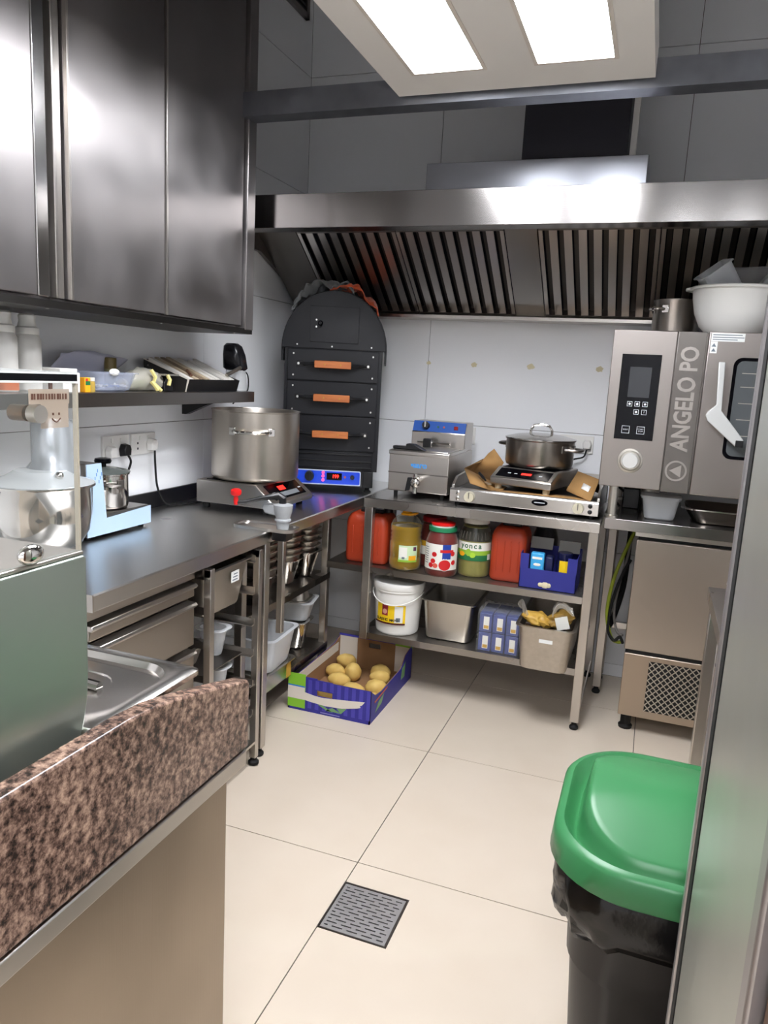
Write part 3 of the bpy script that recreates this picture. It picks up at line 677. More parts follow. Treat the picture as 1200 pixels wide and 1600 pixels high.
B().cyl((-1.348, ky + .0085, .954), (-1.348, ky - .004, .954), .012, .010, 16).obj('push_button', BLACK_P, pf)
for x in (kx0 + .05, kx1 - .048):
    for y in (ky + .04, KD - .05): B().lathe([(.02, WZ + .0005), (.022, WZ + .006), (.012, WZ + .012), (.012, WZ + .033)], (x, y, 0), 14).obj('foot', RUBBER, t)

KM = Matrix.Translation((-1.4675, 3.321, WZ)) @ Matrix.Rotation(math.radians(20), 4, 'Z') @ Matrix.Diagonal((.89, 1, 1, 1))
t.location = (-1.4675, 3.321, WZ); t.rotation_euler = (0, 0, math.radians(20)); t.scale = (.89, 1, 1)      # it stands across the corner
KM = KM @ Matrix.Translation((-kc, -ky, -WZ))

# rags thrown over the oven's arch
def rag(name, label, m, a0, a1, y0, y1, amp, seed, dz=.008):
    o = tag(B().grid(lambda u, v: rag_pt(a0 + (a1 - a0) * u, y0 + (y1 - y0) * v + .02 * math.sin(9 * u + seed), amp, seed, u, v, dz), 34, 18).xf(KM).obj(name, m, None, solid=.004), label, 'cloth', 'rags on the potato oven')
    return o
def rag_pt(a, y, amp, seed, u, v, dz):
    n = noise.noise(Vector((a * 4.5 + seed, y * 16, seed))) + .5 * noise.noise(Vector((a * 11, y * 34 + seed, 2)))
    h = dz + amp * max(0, .5 + n) * math.sin(PI * min(1, max(0, u * .96 + .02))) ** .5
    front = max(0, .10 - v) * .10
    return (kc + (rw + h) * math.cos(a), y, 1.562 + (.272 + h) * math.sin(a) - front)
rag('grey_rag', 'crumpled grey rag draped over the left of the potato oven arch', mat('grey_cloth', '#7d7f80', .95, var=.3, vscale=30, sheen=.3), math.radians(142), math.radians(72), ky + .03, ky + .19, .055, 3.1)
rag('orange_rag', 'orange rag draped over the right of the potato oven arch', mat('orange_cloth', '#d2562a', .95, var=.3, vscale=30, sheen=.3), math.radians(97), math.radians(38), ky + .02, ky + .17, .036, 8.4, .007)

# ---------------------------------------------------------------- things on the back table
t = thing('deep_fryer', 'compact steel deep fryer with blue control head on the back table', 'fryer', (-.985, 3.42, TZ))
fx0, fx1, fy0 = -1.124, -.842, 3.218
B().box(fx0, fx1, fy0, 3.66, .938, 1.112).obj('body', ST_V, t, bev=.004)
B().box(fx0 - .002, fx1 + .002, fy0 - .006, fy0 + .012, 1.104, 1.124).obj('front_rim', ST_X, t, bev=.004)
B().box(fx0, fx0 + .01, fy0 + .01, 3.54, 1.112, 1.126).obj('side_rim', ST_Y, t, bev=.002); B().box(fx1 - .01, fx1, fy0 + .01, 3.54, 1.112, 1.126).obj('side_rim', ST_Y, t, bev=.002)
B().box(fx0 - .001, fx1 + .001, fy0 - .0015, fy0 + .002, 1.020, 1.026).obj('seam', ST_DK, t)
B().prism([(3.50, 1.112), (3.66, 1.112), (3.66, 1.245), (3.525, 1.245), (3.505, 1.20), (3.50, 1.195)], 'x', fx0 + .012, fx1 - .004).obj('control_head', ST_X, t, bev=.003)
cp = B().prism([(3.502, 1.197), (3.5045, 1.196), (3.5245, 1.243), (3.522, 1.246)], 'x', fx0 + .014, fx1 - .006).obj('control_panel', mat('fryer_blue', '#1f4f9e', .4), t)
B().cyl((-1.045, 3.514, 1.222), (-1.045, 3.492, 1.230), .019, .017, 20).obj('thermostat_dial', BLACK_P, cp); B().box(-1.048, -1.042, 3.488, 3.494, 1.216, 1.246).obj('dial_mark', CHROME, cp)
B().box(-.905, -.885, 3.506, 3.514, 1.212, 1.230).obj('red_switch', mat('switch_red', '#8c1512', .3), cp, bev=.002)
B().cyl((-.955, 3.512, 1.221), (-.955, 3.508, 1.222), .005, seg=12).obj('red_lamp', mat('dull_red_lamp', '#b0524a', .4), cp); B().cyl((-.985, 3.512, 1.221), (-.985, 3.508, 1.222), .005, seg=12).obj('green_lamp', mat('green_lamp', '#1f5b3a', .4), cp)
lid = B().box(fx0 + .014, fx1 - .014, fy0 + .03, 3.49, 1.114, 1.128).obj('lid', ST_X, t, bev=.003)
B().box(-1.115, -1.03, fy0 + .012, fy0 + .05, 1.128, 1.142).obj('basket_handle', BLACK_P, t, bev=.004); B().prism([(-1.055, 1.128), (-.96, 1.128), (-.985, 1.142), (-1.015, 1.155), (-1.05, 1.155)], 'y', fy0 + .01, fy0 + .05).obj('basket_grip', BLACK_P, t, bev=.003)
B().box(-1.03, -.99, 3.42, 3.45, 1.128, 1.168).obj('lid_knob', BLACK_P, lid, bev=.003); B().tube([(-1.06, 3.435, 1.15), (-.90, 3.435, 1.15)], .006, 8).obj('lid_bar', CHROME, lid)
text('saro', .037, mat('logo_blue', '#3e8fd6', .4), t, (-.975, fy0 - .001, 1.062), (1, 0, 0), (0, 0, 1), .0006, bold=.001)
B().box(-1.018, -1.008, fy0 - .0015, fy0, 1.056, 1.068).obj('logo_mark', mat('logo_blue', '#3e8fd6', .4), t)
tp = B().cyl((-.978, fy0 + .002, 1.0), (-.978, fy0 - .045, 1.0), .017, seg=18).obj('drain_tap', CHROME, t)
B().ball((-.978, fy0 - .05, .990), .024, .02, .026).obj('tap_ball', CHROME, tp); B().cyl((-.978, fy0 - .05, .97), (-.978, fy0 - .05, .942), .010, seg=14).obj('tap_spout', CHROME, tp); B().cyl((-.978, fy0 - .05, 1.01), (-.978, fy0 - .05, 1.03), .009, seg=14).obj('tap_neck', CHROME, tp)
B().prism([(-1.012, 1.012), (-.99, 1.014), (-1.0, .955), (-1.022, .95)], 'y', fy0 - .062, fy0 - .054).obj('tap_lever', BLACK_P, tp, bev=.002)
for x in (fx0 + .03, fx1 - .03):
    for y in (fy0 + .03, 3.6): B().lathe([(.009, TZ), (.010, .939)], (x, y, 0), 12).obj('foot', RUBBER, t)

t = thing('griddle', 'wide steel countertop griddle with two round dials on the back table', 'griddle', (-.497, 3.39, TZ))
gx0, gx1, gy0 = -.812, -.180, 3.150
B().prism([(gy0, .928), (gy0, .980), (gy0 + .006, .988), (gy0 + .03, .988), (gy0 + .03, .928)], 'x', gx0, gx1).obj('front_panel', steel('steel_griddle', '#c9c6c2', .25, HX), t, bev=.002)
B().box(gx0 + .01, gx1 - .01, gy0 + .03, 3.62, .928, .970).obj('casing', ST_DK, t)
B().box(gx0 + .015, gx1 - .015, gy0 + .045, 3.60, .970, .980).obj('hot_plate', mat('griddle_plate', '#1b1917', .4, .6, var=.3, vscale=20), t)
for x0, x1 in ((gx0, gx0 + .012), (gx1 - .012, gx1)):
    B().prism([(gy0 + .03, .928), (3.63, .928), (3.63, 1.045), (gy0 + .09, 1.03), (gy0 + .03, 1.0)], 'x', x0, x1).obj('splash_side', ST_Y, t, bev=.002)
B().box(gx0, gx1, 3.62, 3.632, .928, 1.05).obj('splash_back', ST_X, t)
DIAL = mat('dial_cream', '#c9c2ab', .35, var=.1, vscale=40)
for x in (-.722, -.262):
    d = B().lathe([(.021, gy0 - .02), (.0225, gy0 - .014), (.024, gy0)], (x, 0, .956), 26, 'y').obj('dial', DIAL, t)
    B().box(x - .002, x + .002, gy0 - .022, gy0 - .019, .950, .977).obj('dial_mark', ST_DK, d)
for x, m in ((-.775, CHROME), (-.214, BLACK_P)):
    for z in (.969, .945): B().lathe([(.006, gy0 - .006), (.009, gy0 - .004), (.009, gy0)], (x, 0, z), 14, 'y').obj('indicator', m, t)
bd = B().rings([[(-.421 + .034 * math.cos(2 * PI * k / 24), gy0 - d, .962 + .0135 * math.sin(2 * PI * k / 24)) for k in range(24)] for d in (.002, 0)]).obj('badge', BLACK_G, t)
B().box(-.443, -.399, gy0 - .0025, gy0 - .002, .9605, .9640).obj('badge_script', mat('panel_print_white', '#c8ccd0', .4), bd)
for x in (gx0 + .03, gx1 - .03):
    for y in (gy0 + .04, 3.6): B().lathe([(.013, TZ), (.014, .9285)], (x, y, 0), 12).obj('foot', RUBBER, t)

# induction hob on the griddle, turned a little
t = thing('induction_hob', 'compact induction hob with red readout standing on the griddle', 'hob', (-.487, 3.40, .9805), math.radians(-13), world=False)
iw, idp = .142, .17
B().prism([(-idp, .028), (-idp, .058), (-idp + .085, .098), (idp, .098), (idp, .028)], 'x', -iw, iw).obj('casing', ST_X, t, bev=.004)
q0, q1 = Vector((0, -idp, .058)), Vector((0, -idp + .085, .098)); qd = (q1 - q0).normalized(); qn = Vector((0, -qd.z, qd.y))
def qb(b, x0, x1, s0, s1, n0, n1):
    v = []
    for n in (n0, n1):
        for x, s in ((x0, s0), (x1, s0), (x1, s1), (x0, s1)):
            p = q0 + qd * s + qn * n; v.append(b.bm.verts.new((x, p.y, p.z)))
    for f in ((0, 3, 2, 1), (4, 5, 6, 7), (0, 1, 5, 4), (1, 2, 6, 5), (2, 3, 7, 6), (3, 0, 4, 7)): b.bm.faces.new([v[i] for i in f])
    return b
cp = qb(B(), -.122, .122, .014, .084, 0, .0015).obj('control_panel', BLACK_G, t)
qb(B(), -.012, .034, .040, .055, .0015, .002).obj('red_display', RED_E, cp)
for x in (-.075, -.045, .07): qb(B(), x, x + .014, .042, .049, .0015, .0018).obj('print_mark', mat('panel_print_white', '#c8ccd0', .4), cp)
B().box(-iw + .02, iw - .02, -idp + .09, idp - .015, .098, .101).obj('glass_top', BLACK_G, t)
for x in (-iw + .03, iw - .03):
    for y in (-idp + .03, idp - .03): B().lathe([(.014, 0), (.016, .028)], (x, y, 0), 14).obj('foot', mat('foot_cream', '#b7ab90', .6), t)
t = thing('lidded_pan', 'wide shallow pan with glass lid on the griddle-top hob', 'pan', (-.482, 3.455, 1.082))
cx, cy, R, z0 = -.482, 3.452, .153, 1.083
ST_PAN2 = steel('steel_pan_dark', '#9a948d', .3, (2, 2, 60), .04)
B().lathe([(R - .02, z0), (R - .006, z0 + .005), (R, z0 + .02), (R, z0 + .118), (R + .005, z0 + .122), (R + .005, z0 + .125), (R - .003, z0 + .125), (R - .003, z0 + .02), (R - .02, z0 + .006)], (cx, cy, 0), 56).obj('pan_body', ST_PAN2, t, smooth=50)
ld = B().lathe([(R + .006, z0 + .1255), (R + .006, z0 + .129), (R - .01, z0 + .133), (R * .7, z0 + .142), (R * .35, z0 + .148), (.01, z0 + .15)], (cx, cy, 0), 48).obj('lid', steel('lid_steel', '#b9b6b2', .2, (1, 1, 1), 0), t)
B().tube([(cx - .048, cy, z0 + .146), (cx - .047, cy, z0 + .165), (cx - .034, cy, z0 + .184), (cx, cy, z0 + .190), (cx + .034, cy, z0 + .184), (cx + .047, cy, z0 + .165), (cx + .048, cy, z0 + .146)], .006, 8).obj('lid_handle', CHROME, ld)
pot_handle(t, cx, cy, R, z0 + .09, math.radians(-22), .042, .05, .0075, ST_DK); pot_handle(t, cx, cy, R, z0 + .09, math.radians(158), .042, .05, .0075, ST_DK)

def sheet(b, quads):
    """Thin creased sheet from a list of quads (world points)."""
    for q in quads: b.bm.faces.new([b.bm.verts.new(p) for p in q])
    bmesh.ops.remove_doubles(b.bm, verts=b.bm.verts, dist=.0005); return b
t = tag(sheet(B(), [
    ((-.79, 3.30, 1.06), (-.64, 3.20, .985), (-.645, 3.38, .985), (-.775, 3.40, 1.035)),
    ((-.79, 3.30, 1.06), (-.775, 3.40, 1.035), (-.735, 3.43, 1.095), (-.74, 3.40, 1.085)),
    ((-.775, 3.40, 1.035), (-.645, 3.38, .985), (-.66, 3.47, 1.05), (-.72, 3.47, 1.12)),
    ((-.645, 3.38, .985), (-.64, 3.20, .985), (-.60, 3.24, .985), (-.60, 3.36, .985)),
    ((-.72, 3.47, 1.12), (-.66, 3.47, 1.05), (-.64, 3.44, 1.085), (-.69, 3.44, 1.145)),
    ((-.79, 3.30, 1.06), (-.74, 3.22, 1.005), (-.64, 3.20, .985), (-.70, 3.25, 1.01))]).obj('torn_cardboard', CARD, None, solid=.004), 'torn brown cardboard beside the fryer on the griddle', 'cardboard', 'cardboard on the griddle')
t = tag(sheet(B(), [
    ((-.325, 3.30, 1.02), (-.215, 3.20, .992), (-.20, 3.33, 1.06), (-.30, 3.40, 1.08)),
    ((-.325, 3.30, 1.02), (-.33, 3.29, 1.005), (-.22, 3.19, .983), (-.215, 3.20, .992)),
    ((-.30, 3.40, 1.08), (-.20, 3.33, 1.06), (-.20, 3.42, .99), (-.28, 3.46, 1.01))]).obj('cardboard_flap', CARD, None, solid=.004), 'folded cardboard flap with white sticker right of the hob', 'cardboard', 'cardboard on the griddle')
sheet(B(), [((-.268, 3.272, 1.0235), (-.235, 3.242, 1.0150), (-.228, 3.275, 1.034), (-.262, 3.303, 1.0435))]).obj('white_sticker', WHITE_P, t, solid=.001)
t = tag(sheet(B(), [
    ((-.62, 3.185, .984), (-.22, 3.185, .984), (-.215, 3.30, .984), (-.62, 3.25, .984))]).obj('cardboard_sheet', CARD, None, solid=.003), 'flat cardboard strip under the griddle-top hob', 'cardboard', 'cardboard on the griddle')
t = thing('spatula', 'small metal spatula with black grip lying on the torn cardboard', 'spatula', (-.69, 3.24, 1.02))
B().tube([(-.715, 3.275, 1.048), (-.69, 3.25, 1.032), (-.675, 3.235, 1.022)], [.006, .007, .004], 8).obj('grip', BLACK_P, t)
B().prism([(-.682, 3.24), (-.674, 3.246), (-.640, 3.198), (-.655, 3.186)], 'z', 1.012, 1.015).obj('blade', ST_PAN, t)

# ---------------------------------------------------------------- combi oven
t = thing('combi_oven', 'large steel combi oven with black touch panel on its stand', 'oven', (.28, 3.46, OZ))
ox0, ox1, oy, oz0, oz1 = -.189, .76, 3.10, 1.068, 1.677
OVM = steel('steel_oven', '#a09994', .36, (1.3, 60, 60), .04, .03, .04)
B().box(ox0 + .004, ox1, oy + .03, 3.79, oz0 + .01, oz1 - .004).obj('body', OVM, t, bev=.003)
B().box(ox0, .043, oy, oy + .03, oz0, oz1).obj('control_fascia', OVM, t, bev=.003)
bs = B().box(.0455, .146, oy + .001, oy + .03, oz0 - .003, oz1 - .001).obj('brand_strip', steel('steel_brand', '#8a8580', .4, V_, .03), t, bev=.002)
BRAND = mat('brand_grey', '#aaa49e', .5, .9)
text('ANGELO PO', .088, BRAND, bs, (.097, oy + .0006, 1.425), (0, 0, 1), (-1, 0, 0), .0006, bold=.0022, sx=.80)
b = B(); n = 28
b.rings([[(.094 + r * math.cos(2 * PI * k / n), y, 1.150 + r * math.sin(2 * PI * k / n)) for k in range(n)] for r, y in ((.040, oy + .001), (.040, oy), (.033, oy), (.033, oy + .001))], False, False)
b.prism([(.070, 1.150), (.112, 1.126), (.112, 1.174)], 'y', oy, oy + .001).obj('brand_emblem', BRAND, bs)
gp = B().box(-.149, -.004, oy - .003, oy, 1.258, 1.586).obj('touch_panel', BLACK_G, t, bev=.001)
B().box(-.115, -.035, oy - .0035, oy - .003, 1.422, 1.538).obj('screen', mat('dark_screen', '#2b2d30', .12), gp)
ICON = mat('icon_white', '#d6dade', .4)
def frame_sq(b, cx, cz, h, y, w_=.0014, hz=None):
    hz = hz or h
    return b.box(cx - h, cx + h, y - .0005, y, cz + hz - w_, cz + hz).box(cx - h, cx + h, y - .0005, y, cz - hz, cz - hz + w_).box(cx - h, cx - h + w_, y - .0005, y, cz - hz + w_, cz + hz - w_).box(cx + h - w_, cx + h, y - .0005, y, cz - hz + w_, cz + hz - w_)
for x, z, m in ((-.103, 1.396, 'd'), (-.075, 1.397, 'd'), (-.046, 1.397, 'd'), (-.076, 1.366, 'd'), (-.047, 1.366, 'q')):
    k = frame_sq(B(), x, z, .0095, oy - .003).obj('touch_key', ICON, gp, smooth=0)
    if m == 'd': disc(B(), (x, oy - .003, z), .0045, '-y', .0006, 12).obj('key_icon', ICON, k)
    else: text('?', .012, ICON, k, (x, oy - .0032, z), (1, 0, 0), (0, 0, 1), .0002, 'key_icon')
for x, s in ((-.108, ('RESET',)), (-.052, ('START', 'STOP'))):
    k = frame_sq(B(), x, 1.296, .0145, oy - .003).obj('touch_key', ICON, gp, smooth=0)
    for i, w_ in enumerate(s): text(w_, .0075, ICON, k, (x, oy - .0032, 1.296 - (i - (len(s) - 1) / 2) * .008), (1, 0, 0), (0, 0, 1), .0002, 'key_word')
kb = B().lathe([(.048, oy), (.047, oy - .003), (.040, oy - .004), (.036, oy - .001)], (-.078, 0, 1.175), 40, 'y').obj('knob_ring', ST_PAN, t)
B().lathe([(.031, oy), (.031, oy - .016), (.028, oy - .019)], (-.078, 0, 1.175), 36, 'y').obj('selector_knob', mat('knob_silver', '#d3d3d0', .35, .5), kb)
dr = B().box(.152, ox1, oy - .004, oy + .03, oz0 - .004, oz1 + .002).obj('oven_door', OVM, t, bev=.004)
wn = B().rings([[(q[0], y, q[1]) for q in rrect(.46, 1.40, 0, .212, .188, .03)] for y in (oy - .006, oy - .003)]).obj('door_window', BLACK_G, dr)
B().rings([[(q[0], y, q[1]) for q in rrect(.46, 1.40, 0, .200, .176, .024)] for y in (oy - .0068, oy - .006)]).obj('window_glass', mat('smoked_glass', '#565a5c', .12), wn)
for z in (1.30, 1.36, 1.42, 1.48, 1.53): B().box(.28, .64, oy - .0072, oy - .0069, z, z + .003).obj('rack_line', ST_PAN, wn)
hd = B().prism([(.194, 1.568), (.216, 1.568), (.224, 1.392), (.312, 1.288), (.288, 1.262), (.180, 1.352), (.172, 1.372), (.178, 1.386), (.204, 1.412)], 'y', oy - .05, oy - .032).obj('door_handle', mat('handle_light', '#d4d6d4', .3, .3), dr, bev=.003)
B().cyl((.196, oy - .034, 1.372), (.196, oy - .004, 1.372), .02, seg=20).obj('handle_pivot', ST_PAN, hd)
B().box(.285, .312, oy - .052, oy - .03, 1.262, 1.287).obj('handle_tip', BLACK_P, hd, bev=.002)
LBL = mat('label_white', '#e6e8e6', .5); PRN = mat('label_print', '#6c7680', .6)
lb = B().box(.160, .274, oy - .0046, oy - .004, 1.644, 1.674).obj('warning_label', LBL, dr)
for z, x1 in ((1.666, .265), (1.657, .272), (1.649, .25)): B().box(.165, x1, oy - .0050, oy - .0046, z, z + .003).obj('print_line', PRN, lb)
lb = B().box(.160, .184, oy - .0046, oy - .004, 1.600, 1.643).obj('warning_label', LBL, dr)
for z in (1.606, 1.624): B().prism([(.164, z), (.180, z), (.172, z + .013)], 'y', oy - .0050, oy - .0046).obj('hazard_triangle', PRN, lb)
for x in (-.13, .70):
    for y in (3.17, 3.72): B().lathe([(.026, OZ + .0005), (.026, OZ + .012), (.018, OZ + .014), (.018, oz0 + .011)], (x, y, 0), 18).obj('foot', ST_PAN if x < 0 else RUBBER, t)

t = thing('steel_pot', 'steel pot with side handles on top of the combi oven', 'pot', (.030, 3.47, 1.674))
B().lathe([(.08, 1.6745), (.09, 1.679), (.092, 1.69), (.092, 1.818), (.095, 1.822), (.095, 1.825), (.089, 1.825), (.089, 1.69), (.08, 1.682)], (.030, 3.47, 0), 44).obj('pot_body', ST_PAN2, t, smooth=50)
pot_handle(t, .030, 3.47, .092, 1.785, math.radians(-140), .032, .03, .006, CHROME); pot_handle(t, .030, 3.47, .092, 1.785, math.radians(40), .032, .03, .006, CHROME)
t = thing('mixing_bowl', 'large white plastic mixing bowl on the combi oven', 'bowl', (.245, 3.30, 1.674))
B().lathe([(.085, 1.6745), (.092, 1.676), (.10, 1.684), (.128, 1.712), (.150, 1.76), (.161, 1.815), (.164, 1.848), (.176, 1.851), (.178, 1.846), (.180, 1.853), (.176, 1.857), (.161, 1.855), (.157, 1.815), (.146, 1.762), (.124, 1.716), (.095, 1.69)], (.245, 3.30, 0), 56).obj('bowl_body', WHITE_P, t, smooth=60)
B().rings([[(.055, 3.275, 1.846), (.085, 3.25, 1.844), (.085, 3.345, 1.844), (.055, 3.32, 1.846)], [(.055, 3.275, 1.855), (.085, 3.25, 1.857), (.085, 3.345, 1.857), (.055, 3.32, 1.855)]]).obj('pour_lip', WHITE_P, t, bev=.004)
for i, (x, y, z, rx, ry, lab) in enumerate(((.235, 3.30, 1.80, .15, math.radians(-38), 'clear plastic container leaning left in the white bowl'), (.315, 3.33, 1.80, .1, math.radians(40), 'clear plastic container leaning right in the white bowl'))):
    t = thing('clear_container', lab, 'container', (x, y, z), 0, 'clear containers in the white bowl', world=False)
    t.rotation_euler = (rx, ry, .15)
    pan(B(), .13, .15, .16, fl=.008, tap=.01, r=.02, t=.002).obj('container_shell', FROST_P, t)
t = thing('grey_container', 'tall grey translucent container at the back of the white bowl', 'container', (.275, 3.365, 1.78), 0, 'clear containers in the white bowl', world=False); t.rotation_euler = (.08, -.05, .1)
pan(B(), .20, .07, .165, fl=.006, tap=.008, r=.02, t=.002).obj('container_shell', clear('grey_translucent', '#8d8b8a', .45, .3), t)

# under the combi oven
t = thing('plastic_tub', 'small frosted plastic tub with lid under the combi oven', 'tub', (.05, 3.33, OZ))
pan(B(), .155, .12, .092, fl=.006, tap=.012, r=.022, cx=.055, cy=3.26, z=OZ + .0005).obj('tub_shell', FROST_P, t)
B().rings([rrect(.055, 3.26, OZ + .0925, .079, .061, .022), rrect(.055, 3.26, OZ + .099, .079, .061, .022), rrect(.055, 3.26, OZ + .101, .072, .054, .02)]).obj('lid', FROST_P, t)
t = thing('shallow_pan', 'shallow shiny steel pan beside the plastic tub', 'pan', (.34, 3.33, OZ))
pan(B(), .42, .30, .065, fl=.014, tap=.03, r=.06, cx=.345, cy=3.33, z=OZ + .0005).obj('pan_shell', CHROME, t)
t = thing('power_box', 'small black box with cables behind the plastic tub', 'box', (-.07, 3.5, OZ))
B().box(-.10, -.03, 3.46, 3.56, OZ + .0005, OZ + .09).obj('box_body', BLACK_P, t, bev=.004)
B().tube(smooth_path([(-.10, 3.50, 1.0), (-.13, 3.46, 1.02), (-.135, 3.42, .98), (-.11, 3.43, .94)]), .005, 8).obj('cable', RUBBER, t)
t = thing('steel_canister', 'plain steel canister standing behind the plastic tub', 'canister', (.005, 3.46, OZ))
B().lathe([(.036, OZ + .0005), (.038, OZ + .004), (.038, OZ + .12), (.034, OZ + .124), (.03, OZ + .12)], (.010, 3.47, 0), 28).obj('canister_body', ST_PAN, t)

# ---------------------------------------------------------------- under-counter fridge
t = thing('undercounter_fridge', 'steel undercounter fridge with diamond-mesh vent below the oven', 'fridge', (.30, 3.5, 0))
rx0, rx1, ry = -.020, .60, 3.195
B().box(rx0 + .006, rx1, ry + .03, 3.79, .075, .86).obj('body', ST_V, t)
B().box(rx0 - .008, rx1 + .006, ry + .004, 3.795, .858, .882).obj('top_panel', ST_X, t, bev=.002)
B().box(rx0, rx1, ry, ry + .03, .372, .846).obj('door', steel('steel_fridge', '#b7aea4', .34, V_, .04), t, bev=.004)
B().box(rx0 + .006, rx1, ry + .008, ry + .031, .350, .378).obj('shadow_gap', RUBBER, t); B().box(rx0 + .006, rx1, ry + .012, ry + .031, .842, .860).obj('top_gap_shade', RUBBER, t)  # black strips painted in for the shade in the gaps around the door
vp = B().box(rx0 + .004, rx1, ry, ry + .03, .078, .356).obj('vent_panel', steel('steel_vent', '#b5a798', .36, V_, .04), t, bev=.003)
vx0, vx1, vz0, vz1 = .086, .325, .112, .334
B().box(vx0, vx1, ry - .0008, ry, vz0, vz1).obj('vent_opening', RUBBER, vp)
b = B(); st = .0262
def clipseg(x, z, dx, dz):
    pts = []
    for k in range(2):
        tt = []
        tmin, tmax = -9, 9
        for o_, d_, lo, hi in ((x, dx, vx0, vx1), (z, dz, vz0, vz1)):
            a, c = (lo - o_) / d_, (hi - o_) / d_
            tmin = max(tmin, min(a, c)); tmax = min(tmax, max(a, c))
        return (tmin, tmax) if tmax - tmin > .004 else None
for s in (1, -1):
    for k in range(-14, 32):
        x = vx0 + k * st; z = vz0 if s > 0 else vz1
        c = clipseg(x, z, .72, .72 * s * 1.05)
        if not c: continue
        d = Vector((.72, 0, .72 * s * 1.05)).normalized(); nv = Vector((-d.z, 0, d.x)) * .0019
        p0 = Vector((x + .72 * c[0], 0, z + .756 * s * c[0])); p1 = Vector((x + .72 * c[1], 0, z + .756 * s * c[1]))
        vs = [b.bm.verts.new((q.x, y, q.z)) for y in (ry - .0012 - .0004 * s, ry - .0030) for q in (p0 - nv, p1 - nv, p1 + nv, p0 + nv)]
        for f in ((0, 3, 2, 1), (4, 5, 6, 7), (0, 1, 5, 4), (1, 2, 6, 5), (2, 3, 7, 6), (3, 0, 4, 7)): b.bm.faces.new([vs[i] for i in f])
m_ = b.obj('vent_mesh', ST_PAN, vp, smooth=0); m_['kind'] = 'stuff'
for x in (rx0 + .04, rx1 - .05):
    for y in (ry + .06, 3.74): B().lathe([(.028, 0), (.03, .012), (.022, .02), (.022, .078)], (x, y, 0), 16).obj('foot', RUBBER, t)

# cables in the gap beside the fridge
for nm, lab, m, r, P in (
    ('earth_cable', 'green and yellow cable curving beside the undercounter fridge', mat('earth_green', '#8f9a2a', .5), .008, [(-.030, 3.50, .83), (-.062, 3.47, .74), (-.100, 3.44, .60), (-.112, 3.43, .45), (-.085, 3.42, .345), (-.055, 3.42, .322), (-.030, 3.43, .325)]),
    ('black_hose', 'thick black hose hanging behind the undercounter fridge', RUBBER, .014, [(-.052, 3.78, .89), (-.055, 3.77, .70), (-.060, 3.76, .50), (-.085, 3.73, .36), (-.105, 3.70, .30)]),
    ('black_cable', 'black cable looping low beside the undercounter fridge', RUBBER, .007, [(-.036, 3.46, .70), (-.068, 3.44, .62), (-.095, 3.43, .50), (-.10, 3.42, .38), (-.07, 3.41, .33), (-.045, 3.41, .35), (-.030, 3.42, .32)]),
    ('grey_cable', 'thin grey cable hanging beside the undercounter fridge', mat('grey_pvc', '#8b8782', .5), .006, [(-.036, 3.66, .86), (-.05, 3.64, .70), (-.075, 3.60, .55), (-.085, 3.56, .42), (-.062, 3.52, .34), (-.035, 3.5, .33)])):
    tag(B().tube(smooth_path(P), r, 10).obj(nm, m), lab, 'cable', 'cables beside the fridge')

# ---------------------------------------------------------------- goods on the back table's shelves
MZ, LZ = .59, .275
RED_CAN = mat('red_canister', '#a93a1e', .42, var=.12, vscale=12)
def jerrycan(label, cx, cy, hx, hy, h, cap):
    t = thing('jerrycan', label, 'canister', (cx, cy, MZ), group='red plastic canisters')
    z = MZ + .0005
    B().rings([rrect(cx, cy, z, hx - .014, hy - .014, .02), rrect(cx, cy, z + .006, hx - .004, hy - .004, .024), rrect(cx, cy, z + .02, hx, hy, .026), rrect(cx, cy, z + h - .05, hx, hy, .026), rrect(cx, cy, z + h - .03, hx - .004, hy - .004, .026), rrect(cx, cy, z + h - .012, hx - .014, hy - .012, .024), rrect(cx, cy, z + h - .006, hx - .022, hy - .02, .02)]).obj('can_body', RED_CAN, t, smooth=45)
    for s in (-.62, -.2, .2, .62): B().box(cx + s * hx - .003, cx + s * hx + .003, cy - hy - .0025, cy - hy + .002, z + .045, z + h - .06).obj('moulded_rib', RED_CAN, t, bev=.002)
    B().box(cx - hx * .55, cx + hx * .55, cy - .016, cy + .016, z + h - .008, z + h + .012).obj('carry_handle', cap, t, bev=.006)
    B().lathe([(.022, z + h - .008), (.022, z + h + .016), (.019, z + h + .019)], (cx + hx * .6, cy + .045, 0), 18).obj('screw_cap', cap, t)
jerrycan('red plastic canister at the left end, behind the table post', -1.20, 3.245, .102, .085, .235, BLACK_P)
jerrycan('red plastic canister between the pickle jar and blue box', -.543, 3.265, .077, .085, .245, BLACK_P)

OIL = mat('oil', '#b08c10', .06, trans=.45, ior=1.3, spec=.5)
PET = clear('clear_bottle', '#e6e6d0', .03, .06)
t = thing('oil_bottle', 'large clear bottle of yellow cooking oil with yellow cap', 'bottle', (-1.012, 3.19, MZ))
c = (-1.012, 3.19, 0); z = MZ + .0005
pr = [(.060, z), (.068, z + .004), (.073, z + .02), (.073, z + .05), (.070, z + .056), (.073, z + .062), (.073, z + .125), (.069, z + .132), (.073, z + .139), (.069, z + .152), (.073, z + .160), (.069, z + .172), (.073, z + .180), (.072, z + .2), (.062, z + .222), (.045, z + .240), (.022, z + .248), (.019, z + .256)]
B().lathe(pr, c, 40).obj('bottle_shell', PET, t, smooth=60)
B().lathe([(r - .0025, zz + .001) for r, zz in pr[:14]] + [(.070, z + .195)], c, 40).obj('oil_fill', OIL, t, smooth=60)
cp = B().lathe([(.022, z + .25), (.022, z + .272), (.018, z + .276)], c, 20).obj('cap', mat('yellow_cap', '#e09a12', .4), t)
